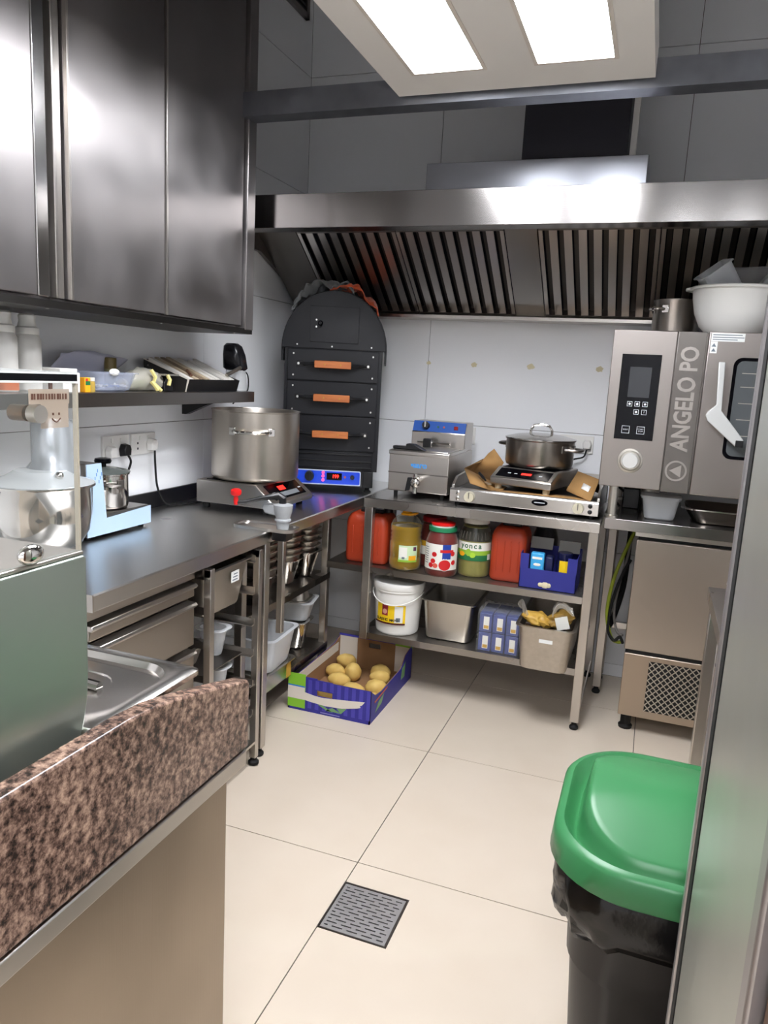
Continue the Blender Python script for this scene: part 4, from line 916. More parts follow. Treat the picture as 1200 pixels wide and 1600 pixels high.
B().tube([(c[0] - .02, c[1] - .02, z + .252), (c[0] + .02, c[1] - .03, z + .254), (c[0] + .045, c[1] - .02, z + .258), (c[0] + .048, c[1], z + .262)], .006, 8).obj('handle_loop', mat('yellow_cap', '#e09a12', .4), cp)
def wrap(b, c, r, z0, z1, a0, a1, n=14, t=.0006):
    """A label: patch of a cylinder round c between two angles."""
    R = []
    for k in range(n + 1):
        a = math.radians(a0 + (a1 - a0) * k / n); R.append((math.cos(a), math.sin(a)))
    for (u, v), (u2, v2) in zip(R, R[1:]):
        b.bm.faces.new([b.bm.verts.new(p) for p in ((c[0] + u * r, c[1] + v * r, z0), (c[0] + u2 * r, c[1] + v2 * r, z0), (c[0] + u2 * r, c[1] + v2 * r, z1), (c[0] + u * r, c[1] + v * r, z1))])
    bmesh.ops.remove_doubles(b.bm, verts=b.bm.verts, dist=1e-5); return b
LW_ = mat('label_paper', '#e9e8df', .5); LGRN = mat('label_lime', '#8fb83a', .5); LYEL = mat('label_orange', '#f0a91c', .5); LDGR = mat('label_green', '#1f6a3c', .5); LBLU = mat('label_blue', '#1f3f9c', .5); LRED = mat('label_red', '#c81f22', .5); LPNK = mat('label_tomato', '#d95a48', .5); LPAL = mat('label_pale_green', '#c9dfb4', .5)
lb = wrap(B(), c, .0742, z + .050, z + .118, -96, -28).obj('label', LPAL, t)
wrap(B(), c, .0746, z + .042, z + .052, -98, -28).obj('label_band', LGRN, lb); wrap(B(), c, .0746, z + .062, z + .11, -94, -66).obj('label_print', LW_, lb); wrap(B(), c, .0746, z + .05, z + .072, -60, -32).obj('label_orange', LYEL, lb); wrap(B(), c, .0746, z + .094, z + .112, -44, -32).obj('label_emblem', mat('plum', '#5b3350', .5), lb)
wrap(B(), c, .0750, z + .056, z + .066, -84, -74).obj('barcode', PRN, lb)

def wdisc(b, c, r, a, z, wa, hz, n=18):
    """An oval printed patch on a cylinder: centre angle a and height z, half-sizes wa (degrees) and hz."""
    def P(k, s):
        t_ = 2 * PI * k / n; al = math.radians(a + s * wa * math.cos(t_)); return (c[0] + r * math.cos(al), c[1] + r * math.sin(al), z + s * hz * math.sin(t_))
    ring = [b.bm.verts.new(P(k, 1)) for k in range(n)]; mid = [b.bm.verts.new(P(k, .5)) for k in range(n)]; o = b.bm.verts.new(P(0, 0))
    for k in range(n):
        b.bm.faces.new((ring[k], ring[(k + 1) % n], mid[(k + 1) % n], mid[k])); b.bm.faces.new((mid[k], mid[(k + 1) % n], o))
    return b
def jar(label, cx, cy, R, h, fill, lidm, grp='big jars on the back table shelf', fillh=.9):
    t = thing('glass_jar', label, 'jar', (cx, cy, MZ), group=grp); z = MZ + .0005
    pr = [(R - .012, z), (R - .004, z + .004), (R, z + .016), (R, z + h * .64), (R - .006, z + h * .72), (R * .78, z + h * .84), (R * .70, z + h * .88), (R * .70, z + h * .92)]
    B().lathe(pr, (cx, cy, 0), 40).obj('jar_glass', clear('jar_glass', '#d9d2c8', .03, .05), t, smooth=60)
    B().lathe([(r - .003, zz + .001) for r, zz in pr[:6]], (cx, cy, 0), 36).obj('contents', fill, t, smooth=60)
    if lidm: B().lathe([(R * .76, z + h * .90), (R * .78, z + h * .905), (R * .78, z + h * .985), (R * .74, z + h)], (cx, cy, 0), 32).obj('lid', lidm, t)
    return t, (cx, cy, 0), z
PASTE = mat('tomato_paste', '#6e1a14', .35, var=.3, vscale=25)
t, c, z = jar('big jar of tomato paste with green, white and red lid', -.834, 3.165, .073, .238, PASTE, None)
h = .238; R = .073
B().lathe([(R * .84, z + h * .845), (R * .86, z + h * .85), (R * .86, z + h * .92), (R * .80, z + h * .925)], c, 32).obj('green_band', mat('lid_green', '#1f7a50', .4), t)
B().lathe([(R * .70, z + h * .925), (R * .72, z + h * .97)], c, 32).obj('white_band', WHITE_P, t); B().lathe([(R * .73, z + h * .955), (R * .74, z + h * .99), (R * .68, z + h)], c, 32).obj('red_top', mat('red_plastic', '#d81c1c', .3), t)
lb = wrap(B(), c, R + .0008, z + .035, z + .150, -152, -8, 24).obj('label', LW_, t)
wrap(B(), c, R + .0012, z + .085, z + .150, -72, -42).obj('label_blue', LBLU, lb); wrap(B(), c, R + .0014, z + .114, z + .127, -80, -32).obj('label_name', LRED, lb); wdisc(B(), c, R + .0013, -62, z + .060, 24, .028).obj('label_bowl_rim', LW_, lb); wdisc(B(), c, R + .0016, -62, z + .058, 21, .024).obj('label_bowl', LRED, lb)
for a, zz in ((-100, .095), (-104, .065), (-95, .045), (-112, .045), (-34, .10), (-30, .06)): wdisc(B(), c, R + .0017, a, z + zz + .009, 9, .011).obj('label_tomato', LPNK if a % 2 else LRED, lb)
for k in range(8): wrap(B(), c, R + .0012, z + .06 + k * .010, z + .063 + k * .010, -146, -124, 5).obj('label_print', PRN, lb)
def curved_text(s, size, m, parent, c, r, a0, z, name='lettering'):
    """Letters one after another round a jar, starting at angle a0 (degrees)."""
    a = math.radians(a0)
    for ch in s:
        n = Vector((math.cos(a), math.sin(a), 0)); xd = Vector((-n.y, n.x, 0))
        text(ch, size, m, parent, (c[0] + n.x * r, c[1] + n.y * r, z), xd, (0, 0, 1), .0003, name, bold=.0006)
        a += size * (.34 if ch in 'iIl1' else .60) / r
PICK = mat('pickles', '#6f6b2e', .35, c2='#9a9450', vscale=26, vstretch=(1, 1, .35))
t, c, z = jar('big jar of pickles with green label and white lid', -.702, 3.243, .076, .266, PICK, mat('lid_cream', '#cfcac0', .4)); R = .076
for k in range(26):
    a = 2 * PI * k / 26; B().cyl((c[0] + (R + .0004) * math.cos(a), c[1] + (R + .0004) * math.sin(a), z + .172), (c[0] + (R - .008) * math.cos(a), c[1] + (R - .008) * math.sin(a), z + .205), .0028, seg=6).obj('glass_rib', clear('jar_rib', '#6a655c', .5, .05), t)
B().lathe([(R - .0015, z + .165), (R - .0065, z + .19), (R * .76, z + .222)], c, 32, cap0=False, cap1=False).obj('dark_brine', mat('dark_brine', '#2b2a20', .3), t)
lb = wrap(B(), c, R + .0008, z + .122, z + .160, -150, -12, 24).obj('label', LW_, t)
wrap(B(), c, R + .0010, z + .104, z + .124, -150, -12, 24).obj('label_lime', LGRN, lb); wrap(B(), c, R + .0009, z + .078, z + .105, -150, -12, 24).obj('label_green', LDGR, lb)
curved_text('yonca', .034, mat('label_dark_green', '#1c5a34', .5), lb, c, R + .0016, -121, z + .145)
for a, w_, m, zz, hh in ((-124, 13, LYEL, .094, .022), (-98, 9, LGRN, .098, .034), (-84, 10, mat('label_pepper', '#a8cf3a', .5), .092, .024)): wdisc(B(), c, R + .0017, a, z + zz + hh / 2, w_, hh / 2).obj('label_vegetable', m, lb)
wrap(B(), c, R + .0013, z + .082, z + .108, -30, -14, 5).obj('barcode', LW_, lb)
t, c, z = jar('red-lidded jar standing behind the tomato paste jar', -.915, 3.315, .072, .232, PASTE, mat('lid_dark_red', '#9c1620', .4))
lb = wrap(B(), c, .0728, z + .06, z + .125, -150, -30, 18).obj('label', LW_, t); wrap(B(), c, .0732, z + .10, z + .125, -150, -30, 18).obj('label_yellow', mat('label_mustard', '#c99a1e', .5), lb)
t, c, z = jar('dark jar at the back behind the blue box', -.425, 3.50, .06, .24, mat('dark_fill', '#1b1d2a', .4), mat('lid_navy', '#20263c', .4))

BOXB = mat('box_blue', '#2b2f86', .5, var=.08, vscale=20); BOXI = mat('box_inside', '#9b9a96', .8)
t = thing('display_carton', 'dark blue cut-away carton of packets on the shelf', 'carton', (-.36, 3.24, MZ))
bx0, bx1, by0, by1, z = -.478, -.240, 3.142, 3.345, MZ + .0005
B().box(bx0, bx1, by0, by1, z, z + .003).obj('bottom', BOXI, t)
B().box(bx0, bx1, by0, by0 + .003, z, z + .086).obj('front_panel', BOXB, t)
for x0, x1 in ((bx0, bx0 + .003), (bx1 - .003, bx1)): B().prism([(by0, z), (by1, z), (by1, z + .155), (by0 + .05, z + .155), (by0, z + .150)], 'x', x0, x1).obj('side_panel', BOXB, t)
B().box(bx0, bx1, by1 - .003, by1, z, z + .155).obj('back_panel', BOXB, t)
for x0, x1 in ((bx0 + .003, bx0 + .036), (bx1 - .04, bx1 - .003)): B().box(x0, x1, by0 - .0005, by0 + .0025, z + .086, z + .150).obj('front_corner', BOXB, t)
for x0, x1, y in ((bx0 + .02, bx0 + .115, by0 + .13), (bx1 - .095, bx1 - .005, by0 + .11)): B().prism([(y, z + .15), (y + .03, z + .195), (y + .033, z + .193), (y + .004, z + .148)], 'x', x0, x1).obj('flap', BOXI, t)
for k, (x, y, r) in enumerate(((-.385, by0 - .0022, .011), (-.366, by0 - .0026, .016), (-.352, by0 - .0022, .012))): B().ball((x, y, z + .022), r, .004, r * .9, 10, 6).obj('torn_spot', mat('torn_paper', '#d9cfae', .9), t)
def packet(name, label, x0, x1, y0, y1, z0, z1, m, grp=None): return tag(B().box(x0, x1, y0, y1, z0, z1).obj(name, m, None, bev=.006), label, 'packet', grp)
p = packet('sachet', 'sky blue packet at the left in the blue carton', -.437, -.380, 3.150, 3.185, z + .0035, z + .155, mat('sky_pack', '#3fa4dc', .35), 'packets in the blue carton')
B().ball((-.408, 3.1495, z + .105), .016, .0015, .007, 14, 6).obj('flower_print', LW_, p); B().box(-.430, -.388, 3.149, 3.1502, z + .128, z + .138).obj('name_print', LW_, p)
packet('sachet', 'navy packet next to the sky blue one in the carton', -.377, -.345, 3.165, 3.22, z + .0035, z + .140, mat('navy_pack', '#171c46', .35), 'packets in the blue carton')
t2 = thing('small_jar', 'small dark jar with yellow label in the blue carton', 'jar', (-.298, 3.19, z))
B().lathe([(.034, z + .0035), (.036, z + .01), (.036, z + .12), (.03, z + .135), (.033, z + .138), (.033, z + .16), (.03, z + .163)], (-.298, 3.195, 0), 28).obj('jar_body', mat('navy_glass', '#14173a', .15), t2)
wrap(B(), (-.298, 3.195, 0), .0368, z + .08, z + .132, -120, -50).obj('label', mat('label_yellow', '#ecc614', .5), t2)

t = thing('mayonnaise_bucket', 'white plastic bucket of mayonnaise with yellow label and lid', 'bucket', (-1.042, 3.225, LZ))
c = (-1.042, 3.225, 0); z = LZ + .0005
B().lathe([(.092, z), (.099, z + .006), (.101, z + .015), (.113, z + .205), (.118, z + .207), (.118, z + .222), (.113, z + .224), (.110, z + .205), (.097, z + .012)], c, 48).obj('bucket_body', WHITE_P, t, smooth=50)
B().lathe([(.119, z + .215), (.121, z + .219), (.121, z + .240), (.119, z + .246), (.110, z + .247), (.107, z + .241), (.05, z + .241)], c, 48).obj('lid', WHITE_P, t, smooth=50)
hp = []
for k in range(15):
    a = math.radians(-180 + 180 * k / 14); hp.append((c[0] + .121 * math.cos(a), c[1] + .123 * math.sin(a), z + .200 - .048 * math.sin(math.radians(180 * k / 14)) ** 1.3))
B().tube(hp, .0028, 8).obj('bail_handle', WHITE_P, t)
lb = wrap(B(), c, .1125, z + .065, z + .150, -128, -54, 18).obj('label', mat('label_yellow', '#ecc614', .5), t)
wrap(B(), c, .1130, z + .068, z + .146, -80, -60, 6).obj('label_panel', LW_, lb); wrap(B(), c, .1130, z + .058, z + .066, -134, -54, 18).obj('label_edge', mat('label_maroon', '#4a1418', .5), lb)
wrap(B(), c, .1133, z + .098, z + .150, -112, -96, 6).obj('label_crest', mat('crest_red', '#8e2430', .5), lb); wdisc(B(), c, .1137, -104, z + .117, 6, .012).obj('crest_figure', mat('crest_skin', '#d09a86', .5), lb)
wrap(B(), c, .1133, z + .073, z + .092, -76, -66, 6).obj('barcode', PRN, lb)
curved_text('CLASSIC MAYO', .0165, mat('label_ink', '#2c2a12', .5), lb, c, .1134, -126, z + .078)

def gnpan(name, label, wx, wy, h, cx, cy, z, grp, m=None, rz=0, tap=.014, r=.03, cat='pan'):
    t = thing(name, label, cat, (cx, cy, z), rz, grp, world=False)
    pan(B(), wx, wy, h, tap=tap, r=r).obj('pan_shell', m or ST_PAN, t)
    return t
t = gnpan('steel_pan', 'deep empty steel pan beside the mayonnaise bucket', .262, .33, .19, -.788, 3.315, LZ + .0005, 'pans on the bottom shelf')
t = gnpan('steel_pan', 'deep stained steel pan holding packets at the right end', .246, .50, .195, -.332, 3.235, LZ + .0005, 'pans on the bottom shelf', mat('steel_stained', '#c0b9af', .34, 1.0, c2='#b4aca1', vscale=50))
B().box(-.02, .035, -.2365, -.2355, .13, .145).xf(Matrix.Translation((0, 0, 0))).obj('price_sticker', LBL, t)
# blue multipack
t = thing('carton_multipack', 'film-wrapped multipack of small blue cartons on the bottom shelf', 'multipack', (-.55, 3.22, LZ))
PACKB = mat('pack_blue', '#3d4f96', .4, c2='#26336e', vscale=30)
for i in range(3):
    for j in range(2):
        for k in range(2):
            x = -.635 + i * .060; y = 3.140 + j * .085; zz = LZ + .001 + k * .088
            o = B().box(x + .001, x + .057, y + .001, y + .082, zz, zz + .085).obj('carton', PACKB, t, bev=.003)
            if j == 0:
                B().box(x + .02, x + .045, y + .0002, y + .001, zz + .012, zz + .07).obj('carton_label', LW_, o); B().box(x + .022, x + .043, y, y + .0002, zz + .015, zz + .03).obj('carton_yellow', mat('label_mustard', '#c99a1e', .5), o)
b = B()
def film_pt(u, v):
    x = -.640 + .19 * u; nz_ = .006 * noise.noise(Vector((u * 9, v * 9, 3)))
    if v < .62: return (x, 3.136 - abs(nz_), LZ + .002 + .182 * v / .62)
    q = (v - .62) / .38; return (x, 3.136 + .17 * q, LZ + .184 + .006 * math.sin(3 * q) + abs(nz_))
b.grid(film_pt, 30, 24).obj('shrink_film', FILM, t)
# pasta bags lying in the right-hand pan
BAGF = clear('bag_clear', '#ece6da', .30, .1)
def bag(name, label, c, s, m, rot, seed):
    """A slack, creased bag: a flattened pillow pushed about by noise."""
    b = B(); seg, n = 36, 20; R = []
    for j in range(n + 1):
        v = j / n; w_ = math.sin(PI * min(.985, max(.015, v))) ** .42; ring = []
        for i in range(seg):
            a = 2 * PI * i / seg; d = Vector((v * 3.2, math.cos(a) * 1.3, math.sin(a) * 1.3 + seed))
            q = 1 + .38 * noise.noise(d) + .20 * noise.noise(d * 2.7) + .10 * abs(noise.noise(d * 6))
            ring.append((s[0] * (v - .5) * 2 + .012 * noise.noise(d * 1.7), s[1] * w_ * math.cos(a) * q, s[2] * (w_ ** 1.5) * math.sin(a) * q))
        R.append(ring)
    b.rings(R)
    t = thing(name, label, 'bag', c, 0, 'bags in the stained pan', world=False); t.rotation_euler = rot
    b.obj('bag_fill', m, t, smooth=70)
    return t
def film_end(t, f, nu=14, nv=16): B().grid(f, nu, nv).obj('film_end', BAGF, t, smooth=70)
t = bag('pasta_bag', 'open yellow and brown bag flopped over in the stained pan', (-.375, 3.105, .470), (.070, .05, .030), mat('pasta_yellow', '#d8b256', .45, c2='#a97c2a', vscale=26), (0, .22, .25), 2.0)
B().box(-.055, .02, -.047, -.040, -.030, -.012).obj('brown_band', mat('dark_brown_bag', '#2e2018', .5), t, bev=.004)
film_end(t, lambda u, v: (-.060 - .030 * u + .010 * math.sin(6 * v), -.045 + .09 * v, .005 + .065 * u * (1 - .5 * v) + .012 * math.sin(9 * v + 3 * u)))
t = bag('pasta_bag', 'clear bag of food with white label in the stained pan', (-.290, 3.115, .478), (.062, .052, .036), mat('pasta_gold', '#c29a44', .45, c2='#3d2d1e', vscale=15), (0, -.30, .1), 5.0)
B().box(-.012, .040, -.061, -.058, -.026, .028).obj('white_label', LW_, t)
film_end(t, lambda u, v: (-.02 + .085 * u, -.048 + .09 * v, .028 + .038 * math.sin(PI * min(1, u * 1.1)) + .014 * math.sin(8 * v + 3 * u)))
t = bag('spice_bag', 'dark brown bag under the pasta bags', (-.345, 3.20, .40), (.08, .065, .05), mat('dark_brown_bag', '#2e2018', .5), (0, 0, .2), 9.0)

# ---------------------------------------------------------------- pans in the racks on the left
grp = 'nested pans on the upper rack shelf'
ords = ('bottom', 'second', 'third', 'fourth', 'fifth', 'top')
def stack(cx, cy, n, wx, wy, h, dz, where, seed):
    rnd = random.Random(seed)
    for k in range(n):
        lab = '%s small steel pan from below in the stack %s' % (ords[k] if k < n - 1 else 'uppermost', where)
        gnpan('small_steel_pan', lab.replace('bottom small steel pan from below', 'lowest small steel pan'), wx, wy, h, cx + rnd.uniform(-.006, .006), cy + rnd.uniform(-.005, .005), .5055 + k * dz, grp, CHROME if k == 0 else ST_PAN, rnd.uniform(-.05, .05), .022, .035)
stack(-1.505, 2.940, 6, .165, .150, .12, .0275, 'in the middle of the rack', 1)
stack(-1.500, 3.108, 6, .165, .150, .125, .027, 'beside the far rack post', 2)
stack(-1.525, 2.745, 5, .170, .160, .09, .035, 'behind the can opener post', 3)
t = gnpan('long_steel_pan', 'shallow full-size steel pan at the near end of the lower rack shelf', .48, .285, .095, -1.575, 2.625, .1555, 'pans on the lower rack shelf')
B().box(.2285, .2300, .06, .10, .02, .085).obj('tape', mat('masking_tape', '#c49a3a', .6), t)
t = gnpan('plastic_pan', 'clear plastic food pan resting on the shallow steel pan', .33, .27, .15, -1.475, 2.610, .2515, 'pans on the lower rack shelf', FROST_P, math.radians(4), .02)
t.rotation_euler = (0, math.radians(0), math.radians(4))
t = gnpan('amber_pan', 'steel pan with amber tape beside the clear plastic pan', .165, .150, .14, -1.515, 3.085, .1555, 'pans on the lower rack shelf', CHROME, .1, .02)
t = gnpan('lidded_plastic_pan', 'clear plastic pan sitting in the amber-taped pan', .20, .175, .10, -1.51, 3.085, .2965, 'pans on the lower rack shelf', FROST_P, .2, .02)
t = thing('upturned_pan', 'steel pan turned upside down on the plastic pan', 'pan', (-1.52, 3.08, .3975), .15, 'pans on the lower rack shelf', world=False)
pan(B(), .165, .150, .095, tap=.02, r=.035).xf(Matrix.Translation((0, 0, .095)) @ Matrix.Rotation(PI, 4, 'X')).obj('pan_shell', ST_PAN, t)

grp = 'containers in the runner rack'
t = gnpan('deep_steel_pan', 'deep steel pan with white label hung at the top of the runner rack', .50, .288, .165, -1.528, 2.133, .6385, grp, steel('steel_rack_pan', '#b6b1a9', .36, (8, 8, 8), .03), 0, .022)
lb = B().box(.2385, .2394, .005, .055, .098, .136).xf(Matrix.Rotation(math.radians(0), 4, 'X')).obj('white_label', LBL, t)
for k in range(3): B().box(.2394, .2397, .012 + .004 * k, .045, .104 + k * .010, .108 + k * .010).obj('print_line', PRN, lb)
for z, lab in ((.434, 'flat steel tray on the middle runners of the rack'), (.317, 'flat steel tray on the lower runners of the rack')):
    t = thing('runner_tray', lab, 'tray', (-1.55, 2.133, z), group=grp); B().box(-1.80, -1.32, 1.994, 2.272, z + .0005, z + .004).obj('tray_sheet', ST_DK, t)
t = gnpan('half_steel_pan', 'shallow steel pan on the middle tray of the runner rack', .26, .15, .075, -1.50, 2.072, .4385, grp)
t = gnpan('frosted_container', 'tall frosted container beside the steel pan in the runner rack', .12, .10, .105, -1.40, 2.205, .4385, grp, FROST_P)
t = gnpan('plastic_container', 'clear container at the left on the lower tray of the runner rack', .13, .115, .095, -1.40, 2.062, .3215, grp, FROST_P, 0, .01, .045)
t = gnpan('plastic_container', 'clear container at the right on the lower tray of the runner rack', .13, .105, .090, -1.385, 2.185, .3215, grp, FROST_P, 0, .01, .045)

# ---------------------------------------------------------------- crate of potatoes
CR = (-1.377, -.992, 2.772, 3.335)
PUR = mat('crate_purple', '#33308f', .5, var=.1, vscale=25); PUR2 = mat('crate_purple_light', '#4a45ad', .5, var=.1, vscale=25); KRAFT = mat('crate_inside', '#9a7552', .85, var=.08, vscale=25); KW = mat('crate_white', '#ded6ca', .8); LIME = mat('crate_lime', '#86c236', .5)
x0, x1, y0, y1 = CR; cz = .0008
t = thing('potato_crate', 'purple cardboard crate with lime corners on the floor', 'crate', ((x0 + x1) / 2, (y0 + y1) / 2, 0))
B().box(x0 + .004, x1 - .004, y0 + .004, y1 - .004, cz, cz + .004).obj('crate_floor', KRAFT, t)
def wallp(name, pts, ax, a, b_, mo, mi, sgn):
    """Board with an inside and an outside skin; sgn +1 when the outside lies at larger coordinate."""
    mid = (a + b_) / 2
    o = B().prism(pts, ax, mid if sgn > 0 else a, b_ if sgn > 0 else mid).obj(name, mo, t)
    B().prism(pts, ax, a if sgn > 0 else mid, mid if sgn > 0 else b_).obj('inner_face', mi, o)
    return o
hz = .155
# near panel with a hand hole: four pieces round the hole are one board
hx0, hx1, hz0, hz1 = -1.240, -1.168, .082, .106
b = B()
for u0, u1, v0, v1 in ((x0, hx0, cz, .158), (hx1, x1, cz, .150), (hx0, hx1, cz, hz0), (hx0, hx1, hz1, .153)): b.box(u0, u1, y0, y0 + .003, v0, v1)
np_ = b.obj('near_panel', PUR, t, smooth=0)
b = B()
for u0, u1, v0, v1 in ((x0, hx0, cz, .157), (hx1, x1, cz, .149), (hx0, hx1, cz, hz0), (hx0, hx1, hz1, .152)): b.box(u0, u1, y0 + .003, y0 + .006, v0, v1)
b.obj('inner_face', KRAFT, np_, smooth=0)
for k in range(9):
    xs = x0 + .095 + k * .034
    if hx0 - .017 < xs < hx1: B().box(xs, xs + .017, y0 - .0006, y0, .018, hz0 - .004).box(xs, xs + .017, y0 - .0006, y0, hz1 + .004, .149).obj('stripe', PUR2, np_, smooth=0)
    elif xs + .017 < x1: B().box(xs, xs + .017, y0 - .0006, y0, .018, .148).obj('stripe', PUR2, np_, smooth=0)
B().box(x0 - .001, x0 + .082, y0 - .0012, y0, .012, .168).obj('lime_corner', LIME, np_); B().box(x0 - .001, x0 + .080, y0 - .0018, y0 - .0012, .052, .108).obj('corner_white', KW, np_); B().box(x0 - .001, x0 + .080, y0 - .0018, y0 - .0012, .108, .114).obj('corner_blue', mat('corner_blue', '#2f7fd0', .5), np_)
B().prism([(x0 + .078, .088), (hx0 - .01, .080), (hx0 + .03, .078), (-1.09, .090), (-1.018, .098), (-1.025, .088), (-1.032, .080), (-1.04, .078), (-1.036, .070), (-1.05, .064), (-1.12, .048), (-1.20, .044), (x0 + .10, .050), (x0 + .078, .054)], 'y', y0 - .0022, y0 - .0006).obj('torn_strip', KW, np_)
for pts in ([(-1.215, .046), (-1.165, .022), (-1.185, .022), (-1.235, .044)], [(-1.165, .042), (-1.125, .024), (-1.20, .024)], [(-1.145, .044), (-1.10, .05), (-1.125, .022)]): B().prism(pts, 'y', y0 - .0015, y0 - .0006).obj('leaf_print', mat('crate_sage', '#6f9a68', .5), np_)
B().box(-1.22, -1.13, y0 - .0012, y0 - .0006, .008, .012).obj('print_line', mat('crate_print', '#8d8ac8', .5), np_)
# right panel, cut low in the middle
wallp('right_panel', [(y0, cz), (y1, cz), (y1, .165), (y1 - .10, .150), (y1 - .16, .105), (y0 + .14, .098), (y0 + .06, .11), (y0, .150)], 'x', x1 - .006, x1, PUR, KRAFT, 1)
rp = [o for o in t.children if o.name.startswith('right_panel')][0]
for pts in ([(y0 + .06, .03), (y0 + .14, .045), (y0 + .17, .08), (y0 + .10, .066)], [(y1 - .16, .05), (y1 - .11, .05), (y1 - .10, .12), (y1 - .15, .10)]): B().prism(pts, 'x', x1, x1 + .0008).obj('leaf_print', mat('crate_sage', '#6f9a68', .5), rp)
B().prism([(y0 + .05, .078), (y0 + .21, .088), (y0 + .21, .094), (y0 + .05, .086)], 'x', x1, x1 + .0008).obj('orange_print', mat('crate_orange', '#c7592a', .5), rp)
wallp('left_panel', [(y0, cz), (y1, cz), (y1, .158), (y1 - .07, .135), (y0 + .10, .125), (y0, .158)], 'x', x0, x0 + .006, PUR, KRAFT, -1)
lp = [o for o in t.children if o.name.startswith('left_panel')][0]
B().box(x0 + .0062, x0 + .0075, y0 + .05, y1 - .03, .085, .128).obj('white_edge', KW, lp)
# far panel with a hand hole
fx0_, fx1_ = -1.215, -1.155
b = B()
for u0, u1, v0, v1 in ((x0, fx0_, cz, .166), (fx1_, x1, cz, .166), (fx0_, fx1_, cz, .118), (fx0_, fx1_, .142, .166)): b.box(u0, u1, y1 - .003, y1, v0, v1)
fp = b.obj('far_panel', PUR, t, smooth=0)
b = B()
for u0, u1, v0, v1 in ((x0, fx0_, cz, .160), (fx1_, x1, cz, .160), (fx0_, fx1_, cz, .118), (fx0_, fx1_, .142, .160)): b.box(u0, u1, y1 - .006, y1 - .003, v0, v1)
b.obj('inner_face', KRAFT, fp, smooth=0)
for u0, u1 in ((x0 + .006, x0 + .10), (x1 - .085, x1 - .006)): B().box(u0, u1, y1 - .0075, y1 - .006, .02, .158).obj('corner_white', KW, fp)
B().box(x0, x1, y1 - .008, y1 + .001, .158, .168).obj('top_fold', PUR2, fp, bev=.002)
B().box(x1 - .085, x1 + .001, y1 - .010, y1 + .0015, .154, .172).obj('lime_corner', LIME, fp)
POT = mat('potato_skin', '#e6c878', .6, c2='#d3a955', vscale=22, bump=.3, bscale=80)
PF = (('beside the far crate wall', -1.305, 3.265, .055, .052, .034, .036, .1), ('at the left edge of the left heap', -1.315, 3.150, .042, .050, .034, .034, -.1), ('upright in the middle of the left heap', -1.232, 3.165, .048, .038, .042, .044, .6),
      ('in the middle front of the left heap', -1.255, 3.055, .045, .054, .036, .034, .05), ('nearest the front wall in the left heap', -1.155, 2.985, .040, .060, .036, .034, -.2), ('farthest of the right heap', -1.115, 3.235, .042, .052, .036, .036, -.25),
      ('in the middle of the right heap', -1.085, 3.140, .055, .050, .036, .034, .1), ('nearest full potato of the right heap', -1.060, 3.030, .050, .050, .042, .042, .3), ('in the near right corner of the crate', -1.035, 2.935, .038, .042, .036, .032, .2),
      ('showing through the near hand hole', -1.205, 2.825, .078, .052, .036, .040, .1), ('half hidden in the near left corner', -1.285, 2.945, .036, .044, .036, .030, -.3))
for k, (lab, px2, py2, pz2, a, b2, c2, rz) in enumerate(PF):
    b = B(); seg, n = 20, 12; R = []
    for j in range(1, n):
        th = PI * j / n
        ring = []
        for i in range(seg):
            ph = 2 * PI * i / seg; d = Vector((math.sin(th) * math.cos(ph), math.sin(th) * math.sin(ph), -math.cos(th)))
            s = 1 + .13 * noise.noise(d * 1.5 + Vector((k * 3.7, 0, 0))) + .04 * noise.noise(d * 4 + Vector((0, k, 0)))
            ring.append((d.x * a * s, d.y * b2 * s, d.z * c2 * s))
        R.append(ring)
    b.rings(R)
    o = b.obj('potato', POT, None, smooth=80); o.location = (px2, py2, max(pz2, c2 * .95 + .006)); o.rotation_euler = (0, 0, rz)
    tag(o, 'yellow potato ' + lab, 'potato', 'potatoes in the crate')

# ---------------------------------------------------------------- goods on the wall shelf
z = SZ + .0005
SQ = clear('bottle_plastic', '#e4e2dc', .62, .3)
for (x, y, lab) in ((-1.715, 1.628, 'squeeze bottle with orange residue at the left end of the shelf'), (-1.735, 1.735, 'empty squeeze bottle beside the white boxes on the shelf')):
    t = thing('squeeze_bottle', lab, 'bottle', (x, y, z), group='squeeze bottles on the wall shelf')
    B().lathe([(.034, z), (.037, z + .004), (.037, z + .150), (.030, z + .162)], (x, y, 0), 28).obj('bottle_body', SQ, t)
    B().lathe([(.032, z + .162), (.032, z + .18), (.026, z + .184), (.022, z + .20), (.024, z + .215), (.018, z + .22)], (x, y, 0), 24).obj('cap', WHITE_P, t)
    if y < 1.7: wrap(B(), (x, y, 0), .0375, z + .005, z + .03, -120, 40).obj('orange_residue', mat('orange_sauce', '#b0603a', .5), t)
t = thing('white_carton', 'low stack of white cartons beside the squeeze bottles', 'carton', (-1.72, 1.86, z))
B().box(-1.80, -1.655, 1.785, 1.855, z, z + .058).obj('lower_carton', WHITE_P, t, bev=.002); B().box(-1.80, -1.66, 1.780, 1.850, z + .058, z + .070).obj('upper_lid', WHITE_P, t, bev=.002)
t = thing('spice_packet', 'small colourful spice packet on the shelf beside the plastic tub', 'packet', (-1.66, 1.885, z))
pk = B().box(-1.672, -1.648, 1.868, 1.892, z, z + .045).obj('packet_body', LYEL, t, bev=.002); B().box(-1.6480, -1.6474, 1.870, 1.890, z + .022, z + .034).obj('green_print', LDGR, pk); B().box(-1.6480, -1.6474, 1.870, 1.880, z + .034, z + .042).obj('red_print', LRED, pk)
t = thing('spice_jar', 'tiny glass spice jar beside the colourful packet', 'jar', (-1.665, 1.91, z))
